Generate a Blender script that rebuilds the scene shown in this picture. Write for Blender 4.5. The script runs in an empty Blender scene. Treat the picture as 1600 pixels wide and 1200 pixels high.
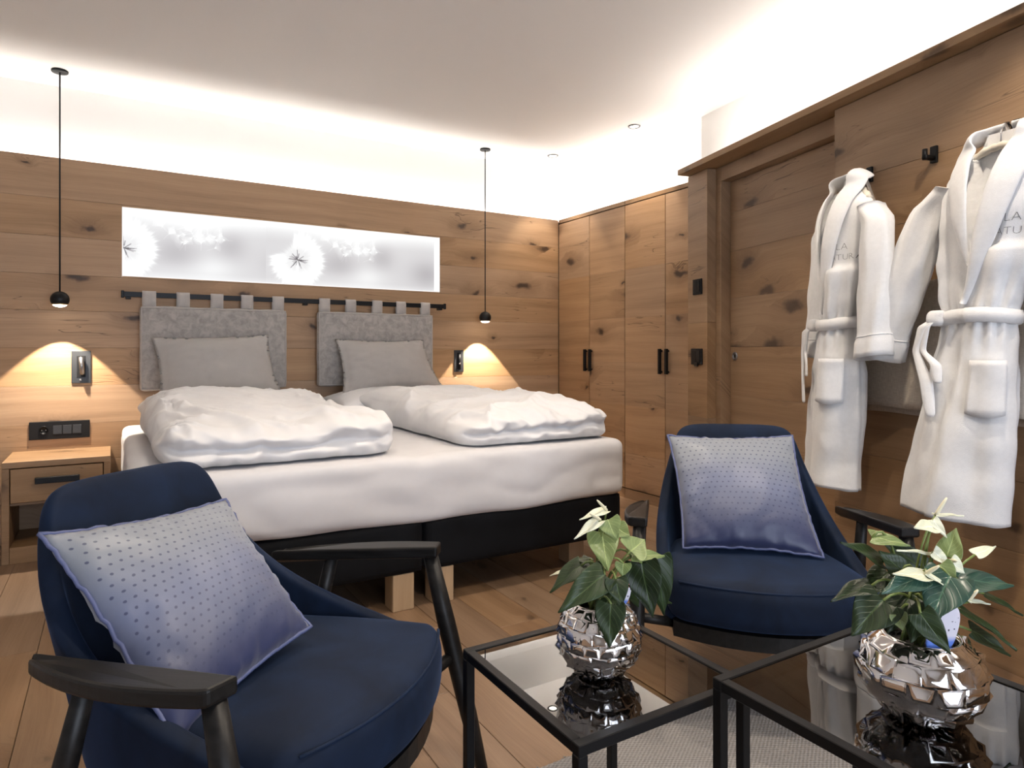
import bpy, bmesh, math, random
import numpy as np
from mathutils import Vector, Matrix, noise as mnoise

random.seed(7)
PI = math.pi
scene = bpy.context.scene
COL = scene.collection

# ------------------------------------------------------------------ camera
FOC, HOR = 1036.0, 550.0                  # focal length and horizon row for a 1600x1200 frame
YAW = math.atan(625.0 / 1036.0)
CAMZ = 1.1
cam_d = bpy.data.cameras.new('camera')
cam_d.sensor_width = 36.0
cam_d.lens = FOC / 1600.0 * 36.0
cam_d.shift_y = -(600.0 - HOR) / 1600.0
cam_d.clip_start = 0.02
cam = bpy.data.objects.new('camera', cam_d)
cam.location = (0, 0, CAMZ)
cam.rotation_euler = (PI / 2, 0, -YAW)
COL.objects.link(cam)
scene.camera = cam

# ------------------------------------------------------------------ view, world
vs = scene.view_settings
vs.view_transform = 'Standard'
vs.look = 'None'
vs.gamma = 1.0
vs.use_curve_mapping = False
vs.exposure = 0.62
scene.cycles.max_bounces = 7
scene.cycles.diffuse_bounces = 3
scene.cycles.adaptive_threshold = 0.02
scene.cycles.glossy_bounces = 4
scene.cycles.caustics_reflective = False
scene.cycles.caustics_refractive = False
world = bpy.data.worlds.new('world')
scene.world = world
world.use_nodes = True
wn = world.node_tree.nodes
wn['Background'].inputs[0].default_value = (0.78, 0.86, 1.0, 1)
wn['Background'].inputs[1].default_value = 5.5

LIGHT_K = 1.0
def area_light(name, loc, rot, sx, sy, power, color, spread=PI):
    d = bpy.data.lights.new(name, 'AREA')
    d.shape = 'RECTANGLE'; d.size = sx; d.size_y = sy
    d.energy = power * LIGHT_K; d.color = color; d.spread = spread
    o = bpy.data.objects.new(name, d); o.location = loc; o.rotation_euler = rot
    COL.objects.link(o); return o
def spot_light(name, loc, power, color, size, blend=0.1, radius=0.02, rot=(0, 0, 0)):
    d = bpy.data.lights.new(name, 'SPOT')
    d.energy = power * LIGHT_K; d.color = color; d.spot_size = size; d.spot_blend = blend
    d.shadow_soft_size = radius
    o = bpy.data.objects.new(name, d); o.location = loc; o.rotation_euler = rot
    COL.objects.link(o); return o

COVE = (1.0, 0.955, 0.905)
WARM = (1.0, 0.87, 0.72)
CEIL = 2.70
BACKY = 4.719          # face of the oak wall behind the bed
WARDX = 3.319          # face of the wardrobe doors
# LED strips lying in the coves (behind the oak wall, on the wardrobes, on the ledge)
area_light('cove_light_back', (1.15, 4.785, 2.20), (PI, 0, 0), 5.2, 0.03, 15.5, COVE)
area_light('cove_light_wardrobe', (3.52, 3.95, 2.262), (PI, 0, 0), 0.03, 1.6, 5.2, COVE)
EW = Vector((0.2365, 0.9716, 0))          # direction of the slanted oak wall, pointing away from the camera
NW = Vector((-0.9716, 0.2365, 0))         # its normal, into the room
W0 = Vector((2.66, 1.156, 0))
WANG = math.atan2(-EW.y, -EW.x)           # local x of that wall runs towards the camera
_c = W0 + EW * (-0.45) - NW * 0.10
area_light('cove_light_ledge', (_c.x, _c.y, 2.262), (PI, 0, math.atan2(EW.y, EW.x)), 4.70, 0.03, 14.5, COVE)
# daylight comes in through the balcony window behind the camera: a portal guides the sky's rays
_p = area_light('window_portal', (0.75, -2.42, 1.2), (PI / 2, 0, 0), 3.0, 2.1, 1, (1, 1, 1))
_p.data.cycles.is_portal = True

# ------------------------------------------------------------------ helpers: pixel rays used to take measurements
SY, CY = math.sin(YAW), math.cos(YAW)
FV, RV = Vector((SY, CY, 0)), Vector((CY, -SY, 0))
def at(px, py, t):
    """world point seen at photo pixel (px,py) at forward distance t"""
    return Vector((0, 0, CAMZ)) + (FV + RV * ((px - 800) / FOC) + Vector((0, 0, (HOR - py) / FOC))) * t

# ------------------------------------------------------------------ helpers: objects
def tag(o, label=None, cat=None, group=None, kind=None):
    if label: o['label'] = label
    if cat: o['category'] = cat
    if group: o['group'] = group
    if kind: o['kind'] = kind
    return o

def empty(name, loc=(0, 0, 0), rz=0.0, label=None, cat=None, group=None, kind=None, parent=None):
    o = bpy.data.objects.new(name, None)
    o.empty_display_size = 0.05
    COL.objects.link(o); o.location = loc; o.rotation_euler = (0, 0, rz)
    if parent: o.parent = parent
    return tag(o, label, cat, group, kind)

def link(name, me, mat=None, parent=None, loc=None, rot=None):
    o = bpy.data.objects.new(name, me)
    COL.objects.link(o)
    if mat is not None and not me.materials: me.materials.append(mat)
    if parent is not None: o.parent = parent
    if loc is not None: o.location = loc
    if rot is not None: o.rotation_euler = rot
    return o

def mesh_of(name, verts, faces, smooth=False):
    me = bpy.data.meshes.new(name)
    me.from_pydata([tuple(v) for v in verts], [], [tuple(f) for f in faces])
    me.update()
    if smooth: me.polygons.foreach_set('use_smooth', [True] * len(me.polygons))
    return me

def mk(name, verts, faces, mat, parent=None, smooth=True, loc=None, rot=None):
    return link(name, mesh_of(name, verts, faces, smooth), mat, parent, loc, rot)

def box_mesh(name, sx, sy, sz, bev=0.0, seg=2):
    bm = bmesh.new()
    bmesh.ops.create_cube(bm, size=1.0)
    for v in bm.verts: v.co = Vector((v.co.x * sx, v.co.y * sy, v.co.z * sz))
    if bev > 0:
        bmesh.ops.bevel(bm, geom=list(bm.edges), offset=bev, segments=seg, profile=0.5, affect='EDGES')
    me = bpy.data.meshes.new(name); bm.to_mesh(me); bm.free()
    return me

def box(name, x0, x1, y0, y1, z0, z1, mat, parent=None, bev=0.0, seg=2, rot=None):
    me = box_mesh(name, abs(x1 - x0), abs(y1 - y0), abs(z1 - z0), bev, seg)
    return link(name, me, mat, parent, ((x0 + x1) / 2, (y0 + y1) / 2, (z0 + z1) / 2), rot)

def tube_geo(pts, rad, n=10, cap=True, flat=1.0):
    pts = [Vector(p) for p in pts]
    if not hasattr(rad, '__len__'): rad = [rad] * len(pts)
    V, F = [], []
    up = None
    for i, p in enumerate(pts):
        d = (pts[min(i + 1, len(pts) - 1)] - pts[max(i - 1, 0)]).normalized()
        if up is None:
            up = Vector((0, 0, 1)) if abs(d.z) < 0.9 else Vector((1, 0, 0))
        a = d.cross(up)
        if a.length < 1e-5: a = d.orthogonal()
        a.normalize(); b = a.cross(d).normalized(); up = b
        for k in range(n):
            t = 2 * PI * k / n
            V.append(p + a * (math.cos(t) * rad[i]) + b * (math.sin(t) * rad[i] * flat))
    for i in range(len(pts) - 1):
        for k in range(n):
            F.append((i * n + k, i * n + (k + 1) % n, (i + 1) * n + (k + 1) % n, (i + 1) * n + k))
    if cap:
        F.append(tuple(range(n - 1, -1, -1)))
        F.append(tuple((len(pts) - 1) * n + k for k in range(n)))
    return V, F

def tube(name, pts, rad, mat, parent=None, n=10, cap=True):
    V, F = tube_geo(pts, rad, n, cap)
    o = mk(name, V, F, mat, parent)
    return o

def lathe(name, prof, mat, parent=None, n=32, loc=None, smooth=True, rot=None):
    V, F = [], []
    for (r, z) in prof:
        for k in range(n):
            t = 2 * PI * k / n
            V.append((r * math.cos(t), r * math.sin(t), z))
    for i in range(len(prof) - 1):
        for k in range(n):
            F.append((i * n + k, i * n + (k + 1) % n, (i + 1) * n + (k + 1) % n, (i + 1) * n + k))
    return mk(name, V, F, mat, parent, smooth, loc, rot)

def rbox_geo(sx, sy, sz, r, n=(12, 12, 6), rexp=1.0):
    """subdivided rounded box centred at 0; returns verts (list of Vector), faces"""
    bm = bmesh.new()
    idx = {}
    V, F = [], []
    hx, hy, hz = sx / 2, sy / 2, sz / 2
    def vid(i, j, k):
        key = (i, j, k)
        if key not in idx:
            p = Vector((-hx + sx * i / n[0], -hy + sy * j / n[1], -hz + sz * k / n[2]))
            # cluster samples towards edges so the rounding is smooth
            def cl(v, h, m):
                s = v / h
                return h * (s * 0.55 + 0.45 * math.sin(s * PI / 2)) if m > 4 else v
            p = Vector((cl(p.x, hx, n[0]), cl(p.y, hy, n[1]), cl(p.z, hz, n[2])))
            q = Vector((max(-hx + r, min(hx - r, p.x)), max(-hy + r, min(hy - r, p.y)), max(-hz + min(r, hz), min(hz - min(r, hz), p.z))))
            d = p - q
            if d.length > 1e-9: p = q + d.normalized() * min(r, max(abs(d.x), abs(d.y), abs(d.z)))
            idx[key] = len(V); V.append(p)
        return idx[key]
    for i in range(n[0]):
        for j in range(n[1]):
            F.append((vid(i, j, 0), vid(i, j + 1, 0), vid(i + 1, j + 1, 0), vid(i + 1, j, 0)))
            F.append((vid(i, j, n[2]), vid(i + 1, j, n[2]), vid(i + 1, j + 1, n[2]), vid(i, j + 1, n[2])))
    for i in range(n[0]):
        for k in range(n[2]):
            F.append((vid(i, 0, k), vid(i + 1, 0, k), vid(i + 1, 0, k + 1), vid(i, 0, k + 1)))
            F.append((vid(i, n[1], k), vid(i, n[1], k + 1), vid(i + 1, n[1], k + 1), vid(i + 1, n[1], k)))
    for j in range(n[1]):
        for k in range(n[2]):
            F.append((vid(0, j, k), vid(0, j, k + 1), vid(0, j + 1, k + 1), vid(0, j + 1, k)))
            F.append((vid(n[0], j, k), vid(n[0], j + 1, k), vid(n[0], j + 1, k + 1), vid(n[0], j, k + 1)))
    bm.free()
    return V, F

def smoothstep(a, b, x):
    t = max(0.0, min(1.0, (x - a) / (b - a))) if a != b else float(x > a)
    return t * t * (3 - 2 * t)

def nz(x, y, z=0.0):
    return mnoise.noise(Vector((x, y, z)))

def sub(o, lv=1):
    m = o.modifiers.new('subdivision', 'SUBSURF'); m.levels = lv; m.render_levels = lv
    return o

def interp(pts, x):
    """piecewise smooth interpolation of (key, v0, v1, ...) rows"""
    if x <= pts[0][0]: return pts[0][1:]
    for a, b in zip(pts, pts[1:]):
        if x <= b[0]:
            t = (x - a[0]) / (b[0] - a[0]); t = t * t * (3 - 2 * t) * 0.5 + t * 0.5
            return tuple(p + (q - p) * t for p, q in zip(a[1:], b[1:]))
    return pts[-1][1:]

# ------------------------------------------------------------------ materials
class NT:
    def __init__(s, name):
        s.m = bpy.data.materials.new(name); s.m.use_nodes = True
        s.t = s.m.node_tree; s.n = s.t.nodes; s.b = s.n['Principled BSDF']
        s.out = s.n['Material Output']
    def node(s, typ, **kw):
        nd = s.n.new(typ)
        for k, v in kw.items(): setattr(nd, k, v)
        return nd
    def set(s, nd, key, val):
        if hasattr(val, 'links') or isinstance(val, bpy.types.NodeSocket): s.t.links.new(val, nd.inputs[key])
        else: nd.inputs[key].default_value = val
    def math(s, op, a, b=0.0, c=None, clamp=False):
        nd = s.node('ShaderNodeMath', operation=op, use_clamp=clamp)
        s.set(nd, 0, a); s.set(nd, 1, b)
        if c is not None: s.set(nd, 2, c)
        return nd.outputs[0]
    def vmath(s, op, a, b=None):
        nd = s.node('ShaderNodeVectorMath', operation=op)
        s.set(nd, 0, a)
        if b is not None: s.set(nd, 1, b)
        return nd.outputs[0]
    def comb(s, x, y, z):
        nd = s.node('ShaderNodeCombineXYZ')
        s.set(nd, 0, x); s.set(nd, 1, y); s.set(nd, 2, z); return nd.outputs[0]
    def sep(s, v):
        nd = s.node('ShaderNodeSeparateXYZ'); s.set(nd, 0, v); return nd.outputs
    def noise(s, vec, scale, detail=2.0, rough=0.5, dist=0.0):
        nd = s.node('ShaderNodeTexNoise'); s.set(nd, 'Vector', vec)
        s.set(nd, 'Scale', scale); s.set(nd, 'Detail', detail); s.set(nd, 'Roughness', rough); s.set(nd, 'Distortion', dist)
        return nd.outputs
    def ramp(s, fac, stops):
        nd = s.node('ShaderNodeValToRGB'); s.set(nd, 0, fac)
        cr = nd.color_ramp
        while len(cr.elements) < len(stops): cr.elements.new(0.5)
        for e, (p, c) in zip(cr.elements, stops):
            e.position = p; e.color = (c[0], c[1], c[2], 1) if hasattr(c, '__len__') else (c, c, c, 1)
        return nd.outputs[0]
    def mix(s, fac, a, b, blend='MIX'):
        nd = s.node('ShaderNodeMix', data_type='RGBA', blend_type=blend)
        s.set(nd, 0, fac)
        for k, v in ((6, a), (7, b)):
            s.set(nd, k, (v[0], v[1], v[2], 1) if (hasattr(v, '__len__') and not isinstance(v, bpy.types.NodeSocket)) else v)
        return nd.outputs[2]
    def mrange(s, v, a, b, c=0.0, d=1.0, smooth=False):
        nd = s.node('ShaderNodeMapRange', interpolation_type='SMOOTHSTEP' if smooth else 'LINEAR')
        s.set(nd, 0, v); s.set(nd, 1, a); s.set(nd, 2, b); s.set(nd, 3, c); s.set(nd, 4, d); return nd.outputs[0]
    def coord(s, which='Object'):
        return s.node('ShaderNodeTexCoord').outputs[which]
    def bump(s, h, strength=0.2, dist=0.01, normal=None):
        nd = s.node('ShaderNodeBump'); s.set(nd, 'Height', h); s.set(nd, 'Strength', strength); s.set(nd, 'Distance', dist)
        if normal is not None: s.set(nd, 'Normal', normal)
        s.t.links.new(nd.outputs[0], s.b.inputs['Normal']); return nd.outputs[0]
    def col(s, c):
        s.set(s.b, 'Base Color', (c[0], c[1], c[2], 1) if not isinstance(c, bpy.types.NodeSocket) else c)
    def p(s, **kw):
        for k, v in kw.items(): s.set(s.b, k.replace('_', ' '), v)
        return s

def oak(name, light, mid, dark, knots=1.0, knot_scale=1.0, rough=0.5, var=0.14, streak=1.0):
    """oak boards: the grain runs along the board's local x"""
    m = NT(name)
    oc = m.sep(m.coord('Object'))
    rnd = m.node('ShaderNodeObjectInfo').outputs['Random']
    x = m.math('ADD', oc[0], m.math('MULTIPLY', rnd, 37.0))
    c = m.math('ADD', m.math('ADD', oc[1], oc[2]), m.math('MULTIPLY', rnd, 91.0))
    base = m.comb(x, c, 0.0)
    wob = m.noise(m.comb(m.math('MULTIPLY', x, 0.9), m.math('MULTIPLY', c, 2.2), 0.0), 1.0, 2.0)[0]
    # knots: elongated along the grain, only in some cells
    kv = m.comb(m.math('MULTIPLY', x, 2.0 * knot_scale), m.math('MULTIPLY', c, 4.2 * knot_scale), 0.0)
    kd = m.noise(base, 9.0, 3.0)
    kv2 = m.vmath('ADD', kv, m.vmath('SCALE', kd[1]))
    kv2.node.inputs[1].default_value = (0, 0, 0)
    sc = kv2.node.inputs[1].links[0].from_node; sc.inputs['Scale'].default_value = 0.34
    vor = m.node('ShaderNodeTexVoronoi', voronoi_dimensions='2D', feature='F1')
    m.set(vor, 'Vector', kv2); m.set(vor, 'Scale', 1.0)
    dist = vor.outputs['Distance']; cellc = m.sep(vor.outputs['Color'])
    gate = m.mrange(cellc[0], 0.50, 0.56)
    size = m.mrange(cellc[1], 0.0, 1.0, 0.04, 0.20)
    dk = m.math('DIVIDE', dist, size)
    knot = m.math('MULTIPLY', m.mrange(dk, 1.0, 0.25, smooth=True), gate)
    halo = m.math('MULTIPLY', m.mrange(dk, 3.4, 0.4, smooth=True), gate)
    # growth rings bend round the knots
    cw = m.math('ADD', c, m.math('ADD', m.math('MULTIPLY', wob, 0.10), m.math('MULTIPLY', halo, 0.05)))
    rings = m.noise(m.comb(m.math('MULTIPLY', x, 0.55), m.math('MULTIPLY', cw, 17.0), 0.0), 1.0, 3.0, 0.55)[0]
    fine = m.noise(m.comb(m.math('MULTIPLY', x, 3.5), m.math('MULTIPLY', cw, 130.0), 0.0), 1.0, 4.0, 0.6)[0]
    pores = m.noise(m.comb(m.math('MULTIPLY', x, 14.0), m.math('MULTIPLY', cw, 420.0), 0.0), 1.0, 2.0, 0.6)[0]
    big = m.noise(m.comb(m.math('MULTIPLY', x, 0.8), m.math('MULTIPLY', c, 3.0), 3.0), 1.0, 2.0)[0]
    fac = m.math('ADD', m.math('MULTIPLY', rings, 0.55), m.math('MULTIPLY', fine, 0.28))
    fac = m.math('ADD', fac, m.math('MULTIPLY', pores, 0.12))
    fac = m.math('ADD', fac, m.math('MULTIPLY', big, 0.22))
    colr = m.ramp(fac, [(0.34, dark), (0.55, mid), (0.78, light)])
    # dark cracks running with the grain
    cr = m.noise(m.comb(m.math('MULTIPLY', x, 1.6), m.math('MULTIPLY', cw, 26.0), 7.0), 1.0, 1.5, 0.5)[0]
    crk = m.mrange(m.math('ABSOLUTE', m.math('SUBTRACT', cr, 0.5)), 0.010, 0.0)
    pat = m.mrange(m.noise(m.comb(m.math('MULTIPLY', x, 1.3), m.math('MULTIPLY', c, 2.6), 11.0), 1.0, 1.0)[0], 0.55, 0.63)
    crk = m.math('MULTIPLY', m.math('MULTIPLY', crk, pat), 0.75 * streak)
    kcol = (dark[0] * 0.16, dark[1] * 0.15, dark[2] * 0.16)
    colr = m.mix(m.math('MULTIPLY', halo, 0.50 * knots), colr, (dark[0] * 0.72, dark[1] * 0.66, dark[2] * 0.6))
    colr = m.mix(crk, colr, (dark[0] * 0.3, dark[1] * 0.27, dark[2] * 0.25))
    colr = m.mix(m.math('MULTIPLY', knot, 0.92 * knots), colr, kcol)
    r2 = m.math('FRACT', m.math('MULTIPLY', rnd, 7.31))
    val = m.mrange(r2, 0.0, 1.0, 1.0 - var, 1.0 + var)
    hs = m.node('ShaderNodeHueSaturation'); m.set(hs, 'Color', colr); m.set(hs, 'Value', val)
    m.set(hs, 'Saturation', m.mrange(m.math('FRACT', m.math('MULTIPLY', rnd, 3.77)), 0, 1, 0.92, 1.08))
    m.col(hs.outputs[0])
    m.p(Roughness=rough)
    hgt = m.math('SUBTRACT', m.math('ADD', fine, pores), m.math('MULTIPLY', knot, 0.8))
    m.bump(hgt, 0.12, 0.004)
    return m.m

def plain(name, c, rough=0.5, metal=0.0, **kw):
    m = NT(name); m.col(c); m.p(Roughness=rough, Metallic=metal)
    if kw: m.p(**kw)
    return m.m

def cloth(name, c, scale=600.0, strength=0.12, rough=0.85, sheen=0.15, mott=0.06, tint=(1, 1, 1), mscale=14.0):
    m = NT(name)
    co = m.coord('Object')
    n1 = m.noise(co, mscale, 4.0, 0.6)[0]
    f = m.mrange(n1, 0.3, 0.7, 1 - mott, 1 + mott)
    hs = m.node('ShaderNodeHueSaturation'); m.set(hs, 'Color', (c[0], c[1], c[2], 1)); m.set(hs, 'Value', f)
    m.col(hs.outputs[0])
    m.p(Roughness=rough, Sheen_Weight=sheen, Sheen_Roughness=0.45)
    m.set(m.b, 'Sheen Tint', (tint[0], tint[1], tint[2], 1))
    n2 = m.noise(co, scale, 2.0, 0.6)[0]
    m.bump(n2, strength, 0.002)
    return m.m

OAK = oak('oak_panel', (0.52, 0.335, 0.192), (0.415, 0.256, 0.140), (0.27, 0.155, 0.078), var=0.07)
OAK_DOOR = oak('oak_door', (0.40, 0.256, 0.146), (0.310, 0.190, 0.102), (0.20, 0.114, 0.056), knots=0.9, knot_scale=0.9, var=0.07)
OAK_FURN = oak('oak_furniture', (0.40, 0.255, 0.140), (0.315, 0.190, 0.096), (0.21, 0.118, 0.056), knots=0.7, var=0.06)
OAK_FLOOR = oak('oak_floorboard', (0.31, 0.200, 0.122), (0.228, 0.140, 0.081), (0.135, 0.078, 0.042), knots=0.55, knot_scale=1.1, rough=0.42, var=0.10, streak=0.4)
PINE = oak('beech_block', (0.50, 0.35, 0.21), (0.44, 0.295, 0.165), (0.37, 0.24, 0.125), knots=0.0, streak=0.0, var=0.04)
JOINT = plain('dark_joint', (0.055, 0.028, 0.012), 0.8)
def paint(name, c, rough=0.9):
    m = NT(name); m.col(c); m.p(Roughness=rough)
    m.bump(m.noise(m.coord('Object'), 180.0, 3.0)[0], 0.04, 0.002)
    return m.m
PAINT = paint('white_paint', (0.84, 0.82, 0.79))
CEILP = paint('ceiling_paint', (0.85, 0.815, 0.78))
BLACKM = plain('black_metal', (0.012, 0.012, 0.013), 0.42, 0.6)
BLACKP = plain('black_plastic', (0.010, 0.010, 0.011), 0.55, Specular_IOR_Level=0.25)
STEEL = plain('grey_steel', (0.33, 0.33, 0.34), 0.32, 1.0)
CHROME = plain('chrome', (0.78, 0.78, 0.80), 0.12, 1.0)
def blackwood():
    m = NT('black_stained_ash')
    oc = m.sep(m.coord('Object'))
    n = m.noise(m.comb(m.math('MULTIPLY', oc[0], 60.0), m.math('MULTIPLY', oc[1], 4.0), m.math('MULTIPLY', oc[2], 60.0)), 1.0, 4.0, 0.6)[0]
    m.col(m.ramp(n, [(0.3, (0.0045, 0.0042, 0.004)), (0.7, (0.013, 0.012, 0.0115))]))
    m.p(Roughness=0.42, Specular_IOR_Level=0.28)
    m.bump(n, 0.15, 0.003)
    return m.m
BLACKW = blackwood()
def velvet(name, c, tint, sheen=0.7, mott=0.35, sc=5.0):
    m = NT(name)
    co = m.coord('Object')
    n = m.noise(co, sc, 4.0, 0.6, 0.6)[0]
    n2 = m.noise(co, 900.0, 2.0)[0]
    f = m.mrange(n, 0.35, 0.65, 1 - mott, 1 + mott)
    hs = m.node('ShaderNodeHueSaturation'); m.set(hs, 'Color', (c[0], c[1], c[2], 1)); m.set(hs, 'Value', f)
    m.col(hs.outputs[0])
    m.p(Roughness=0.75, Sheen_Weight=sheen, Sheen_Roughness=0.35, Specular_IOR_Level=0.2)
    m.set(m.b, 'Sheen Tint', (tint[0], tint[1], tint[2], 1))
    m.bump(n2, 0.10, 0.001)
    return m.m
NAVY = velvet('navy_velvet', (0.0046, 0.0116, 0.0310), (0.068, 0.125, 0.27), 0.45)
DARKV = velvet('black_blue_velvet', (0.003, 0.0035, 0.005), (0.05, 0.055, 0.08), 0.2)
GREYV = velvet('silver_velvet', (0.42, 0.39, 0.36), (0.8, 0.76, 0.7), 0.35, 0.18, 26.0)
GREYTAB = cloth('silver_linen', (0.52, 0.48, 0.445), 400, 0.15)
PILLOW = cloth('taupe_cotton', (0.47, 0.44, 0.41), 700, 0.06, mott=0.03)
SHEET = cloth('white_sheet', (0.66, 0.65, 0.665), 700, 0.05, mott=0.02, sheen=0.1)
DUVET = cloth('white_duvet', (0.77, 0.765, 0.775), 500, 0.05, mott=0.02, sheen=0.1)
TERRY = cloth('white_terry', (0.78, 0.78, 0.785), 420, 0.55, rough=0.95, sheen=0.35, mott=0.03, mscale=60.0)
PADDED = cloth('cream_padding', (0.72, 0.66, 0.56), 300, 0.2)
def linen():
    m = NT('beige_linen')
    co = m.coord('Object'); s = m.sep(co)
    a = m.noise(m.comb(m.math('MULTIPLY', s[0], 40.0), 0.0, m.math('MULTIPLY', s[2], 500.0)), 1.0, 2.0)[0]
    b = m.noise(m.comb(m.math('MULTIPLY', s[0], 500.0), 0.0, m.math('MULTIPLY', s[2], 40.0)), 1.0, 2.0)[0]
    f = m.math('MULTIPLY', m.math('ADD', a, b), 0.5)
    m.col(m.ramp(f, [(0.35, (0.46, 0.40, 0.33)), (0.65, (0.70, 0.63, 0.54))]))
    m.p(Roughness=0.9); m.bump(f, 0.3, 0.002)
    return m.m
LINEN = linen()
def rug_mat():
    m = NT('grey_woven_wool')
    s = m.sep(m.coord('Object'))
    w1 = m.math('SINE', m.math('MULTIPLY', s[0], 2 * PI / 0.018))
    off = m.math('MULTIPLY', m.math('SIGN', w1), PI / 2)
    w2 = m.math('SINE', m.math('ADD', m.math('MULTIPLY', s[1], 2 * PI / 0.011), off))
    n = m.noise(m.coord('Object'), 160.0, 3.0)[0]
    h = m.math('ADD', m.math('MULTIPLY', m.math('MULTIPLY', m.math('ABSOLUTE', w1), w2), 0.5), n)
    m.col(m.ramp(h, [(0.0, (0.19, 0.18, 0.175)), (1.0, (0.34, 0.325, 0.315))]))
    m.p(Roughness=0.95); m.bump(h, 0.6, 0.006)
    return m.m
RUG = rug_mat()
def glass_smoked():
    m = NT('smoked_glass')
    tr = m.node('ShaderNodeBsdfTransparent'); tr.inputs[0].default_value = (0.30, 0.275, 0.25, 1)
    gl = m.node('ShaderNodeBsdfGlossy'); gl.inputs['Roughness'].default_value = 0.0
    gl.inputs[0].default_value = (0.95, 0.93, 0.91, 1)
    fr = m.node('ShaderNodeFresnel'); fr.inputs[0].default_value = 2.3
    mx = m.node('ShaderNodeMixShader')
    m.t.links.new(fr.outputs[0], mx.inputs[0]); m.t.links.new(tr.outputs[0], mx.inputs[1]); m.t.links.new(gl.outputs[0], mx.inputs[2])
    m.t.links.new(mx.outputs[0], m.out.inputs[0])
    return m.m
SMOKE = glass_smoked()
def window_glass():
    m = NT('window_glass')
    tr = m.node('ShaderNodeBsdfTransparent'); gl = m.node('ShaderNodeBsdfGlossy'); gl.inputs['Roughness'].default_value = 0.0
    fr = m.node('ShaderNodeFresnel'); fr.inputs[0].default_value = 1.45
    mx = m.node('ShaderNodeMixShader')
    m.t.links.new(fr.outputs[0], mx.inputs[0]); m.t.links.new(tr.outputs[0], mx.inputs[1]); m.t.links.new(gl.outputs[0], mx.inputs[2])
    m.t.links.new(mx.outputs[0], m.out.inputs[0])
    return m.m
WGLASS = window_glass()
SILVER = plain('silvered_ceramic', (0.86, 0.85, 0.85), 0.07, 1.0)
def emis(name, c, s):
    m = NT(name); m.col((0, 0, 0)); m.set(m.b, 'Emission Color', (c[0], c[1], c[2], 1)); m.p(Emission_Strength=s); return m.m
LAMPGLOW = emis('lamp_lens', (1.0, 0.86, 0.66), 9.0)
LED = emis('led_tape', (1.0, 0.94, 0.87), 6.0)
BRASS = plain('brass_ring', (0.75, 0.55, 0.28), 0.3, 1.0)
def leafmat(name, c1, c2, rough=0.32):
    m = NT(name)
    uv = m.sep(m.coord('UV'))
    rnd = m.node('ShaderNodeObjectInfo').outputs['Random']
    n = m.noise(m.coord('Object'), 30.0, 3.0)[0]
    side = m.math('ABSOLUTE', m.math('SUBTRACT', uv[0], 0.5))
    vein = m.math('SINE', m.math('ADD', m.math('MULTIPLY', uv[1], 42.0), m.math('MULTIPLY', side, -36.0)))
    v = m.mrange(vein, 0.82, 1.0)
    rib = m.mrange(side, 0.035, 0.0)
    f = m.math('ADD', m.math('MULTIPLY', n, 0.7), m.math('MULTIPLY', rnd, 0.35))
    base = m.ramp(f, [(0.25, c1), (0.85, c2)])
    lc = (min(1, c2[0] * 1.7 + .03), min(1, c2[1] * 1.6 + .04), min(1, c2[2] * 1.6 + .015))
    base = m.mix(m.math('MULTIPLY', v, 0.25), base, lc)
    base = m.mix(m.math('MULTIPLY', rib, 0.8), base, lc)
    m.col(base)
    m.p(Roughness=rough, Specular_IOR_Level=0.4)
    m.bump(m.math('ADD', m.math('MULTIPLY', v, -0.5), m.math('MULTIPLY', rib, -1.0)), 0.3, 0.003)
    return m.m
LEAF = leafmat('dark_green_leaf', (0.006, 0.015, 0.004), (0.021, 0.043, 0.011), 0.42)
LEAF_B = leafmat('blue_green_leaf', (0.016, 0.046, 0.034), (0.040, 0.095, 0.066), 0.28)
LEAF_L = leafmat('pale_green_leaf', (0.12, 0.17, 0.05), (0.25, 0.31, 0.125), 0.4)
SPATHE = leafmat('ivory_spathe', (0.58, 0.60, 0.42), (0.72, 0.73, 0.58), 0.35)
SPADIX = plain('cream_spadix', (0.75, 0.70, 0.50), 0.6)
STEM = plain('green_stem', (0.16, 0.21, 0.055), 0.45)
SOIL = cloth('dark_soil', (0.020, 0.014, 0.010), 90, 0.9)
EMBRO = plain('grey_thread', (0.10, 0.10, 0.105), 0.8)

# ================================================================== THE SETTING
# ---- floor: oak boards running from the camera's side to the bed wall
floor = box('floor', -1.62, 4.05, -2.45, 4.95, -0.06, -0.012, JOINT)
tag(floor, 'oak plank floor of warm brown boards under the bed and armchairs', 'floor', kind='structure')
PW = 0.195
rf = random.Random(3)
x = -1.60
while x < 4.0:
    y = -2.45 - rf.random() * 1.8
    while y < 4.93:
        L = rf.choice((1.5, 1.9, 2.2))
        y0, y1 = max(y, -2.44), min(y + L, 4.93)
        if y1 - y0 > 0.05:
            me = box_mesh('plank', y1 - y0 - 0.0016, PW - 0.0016, 0.014, 0.0012, 1)
            o = link('plank', me, OAK_FLOOR, floor, (x + PW / 2 - floor.location.x, (y0 + y1) / 2 - floor.location.y, -0.007 - floor.location.z), (0, 0, PI / 2))
        y += L
    x += PW

# ---- ceiling
ceiling = box('ceiling', -1.62, 4.05, -2.45, 4.95, CEIL, CEIL + 0.1, CEILP)
tag(ceiling, 'plain white ceiling washed by hidden cove light', 'ceiling', kind='structure')

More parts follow.
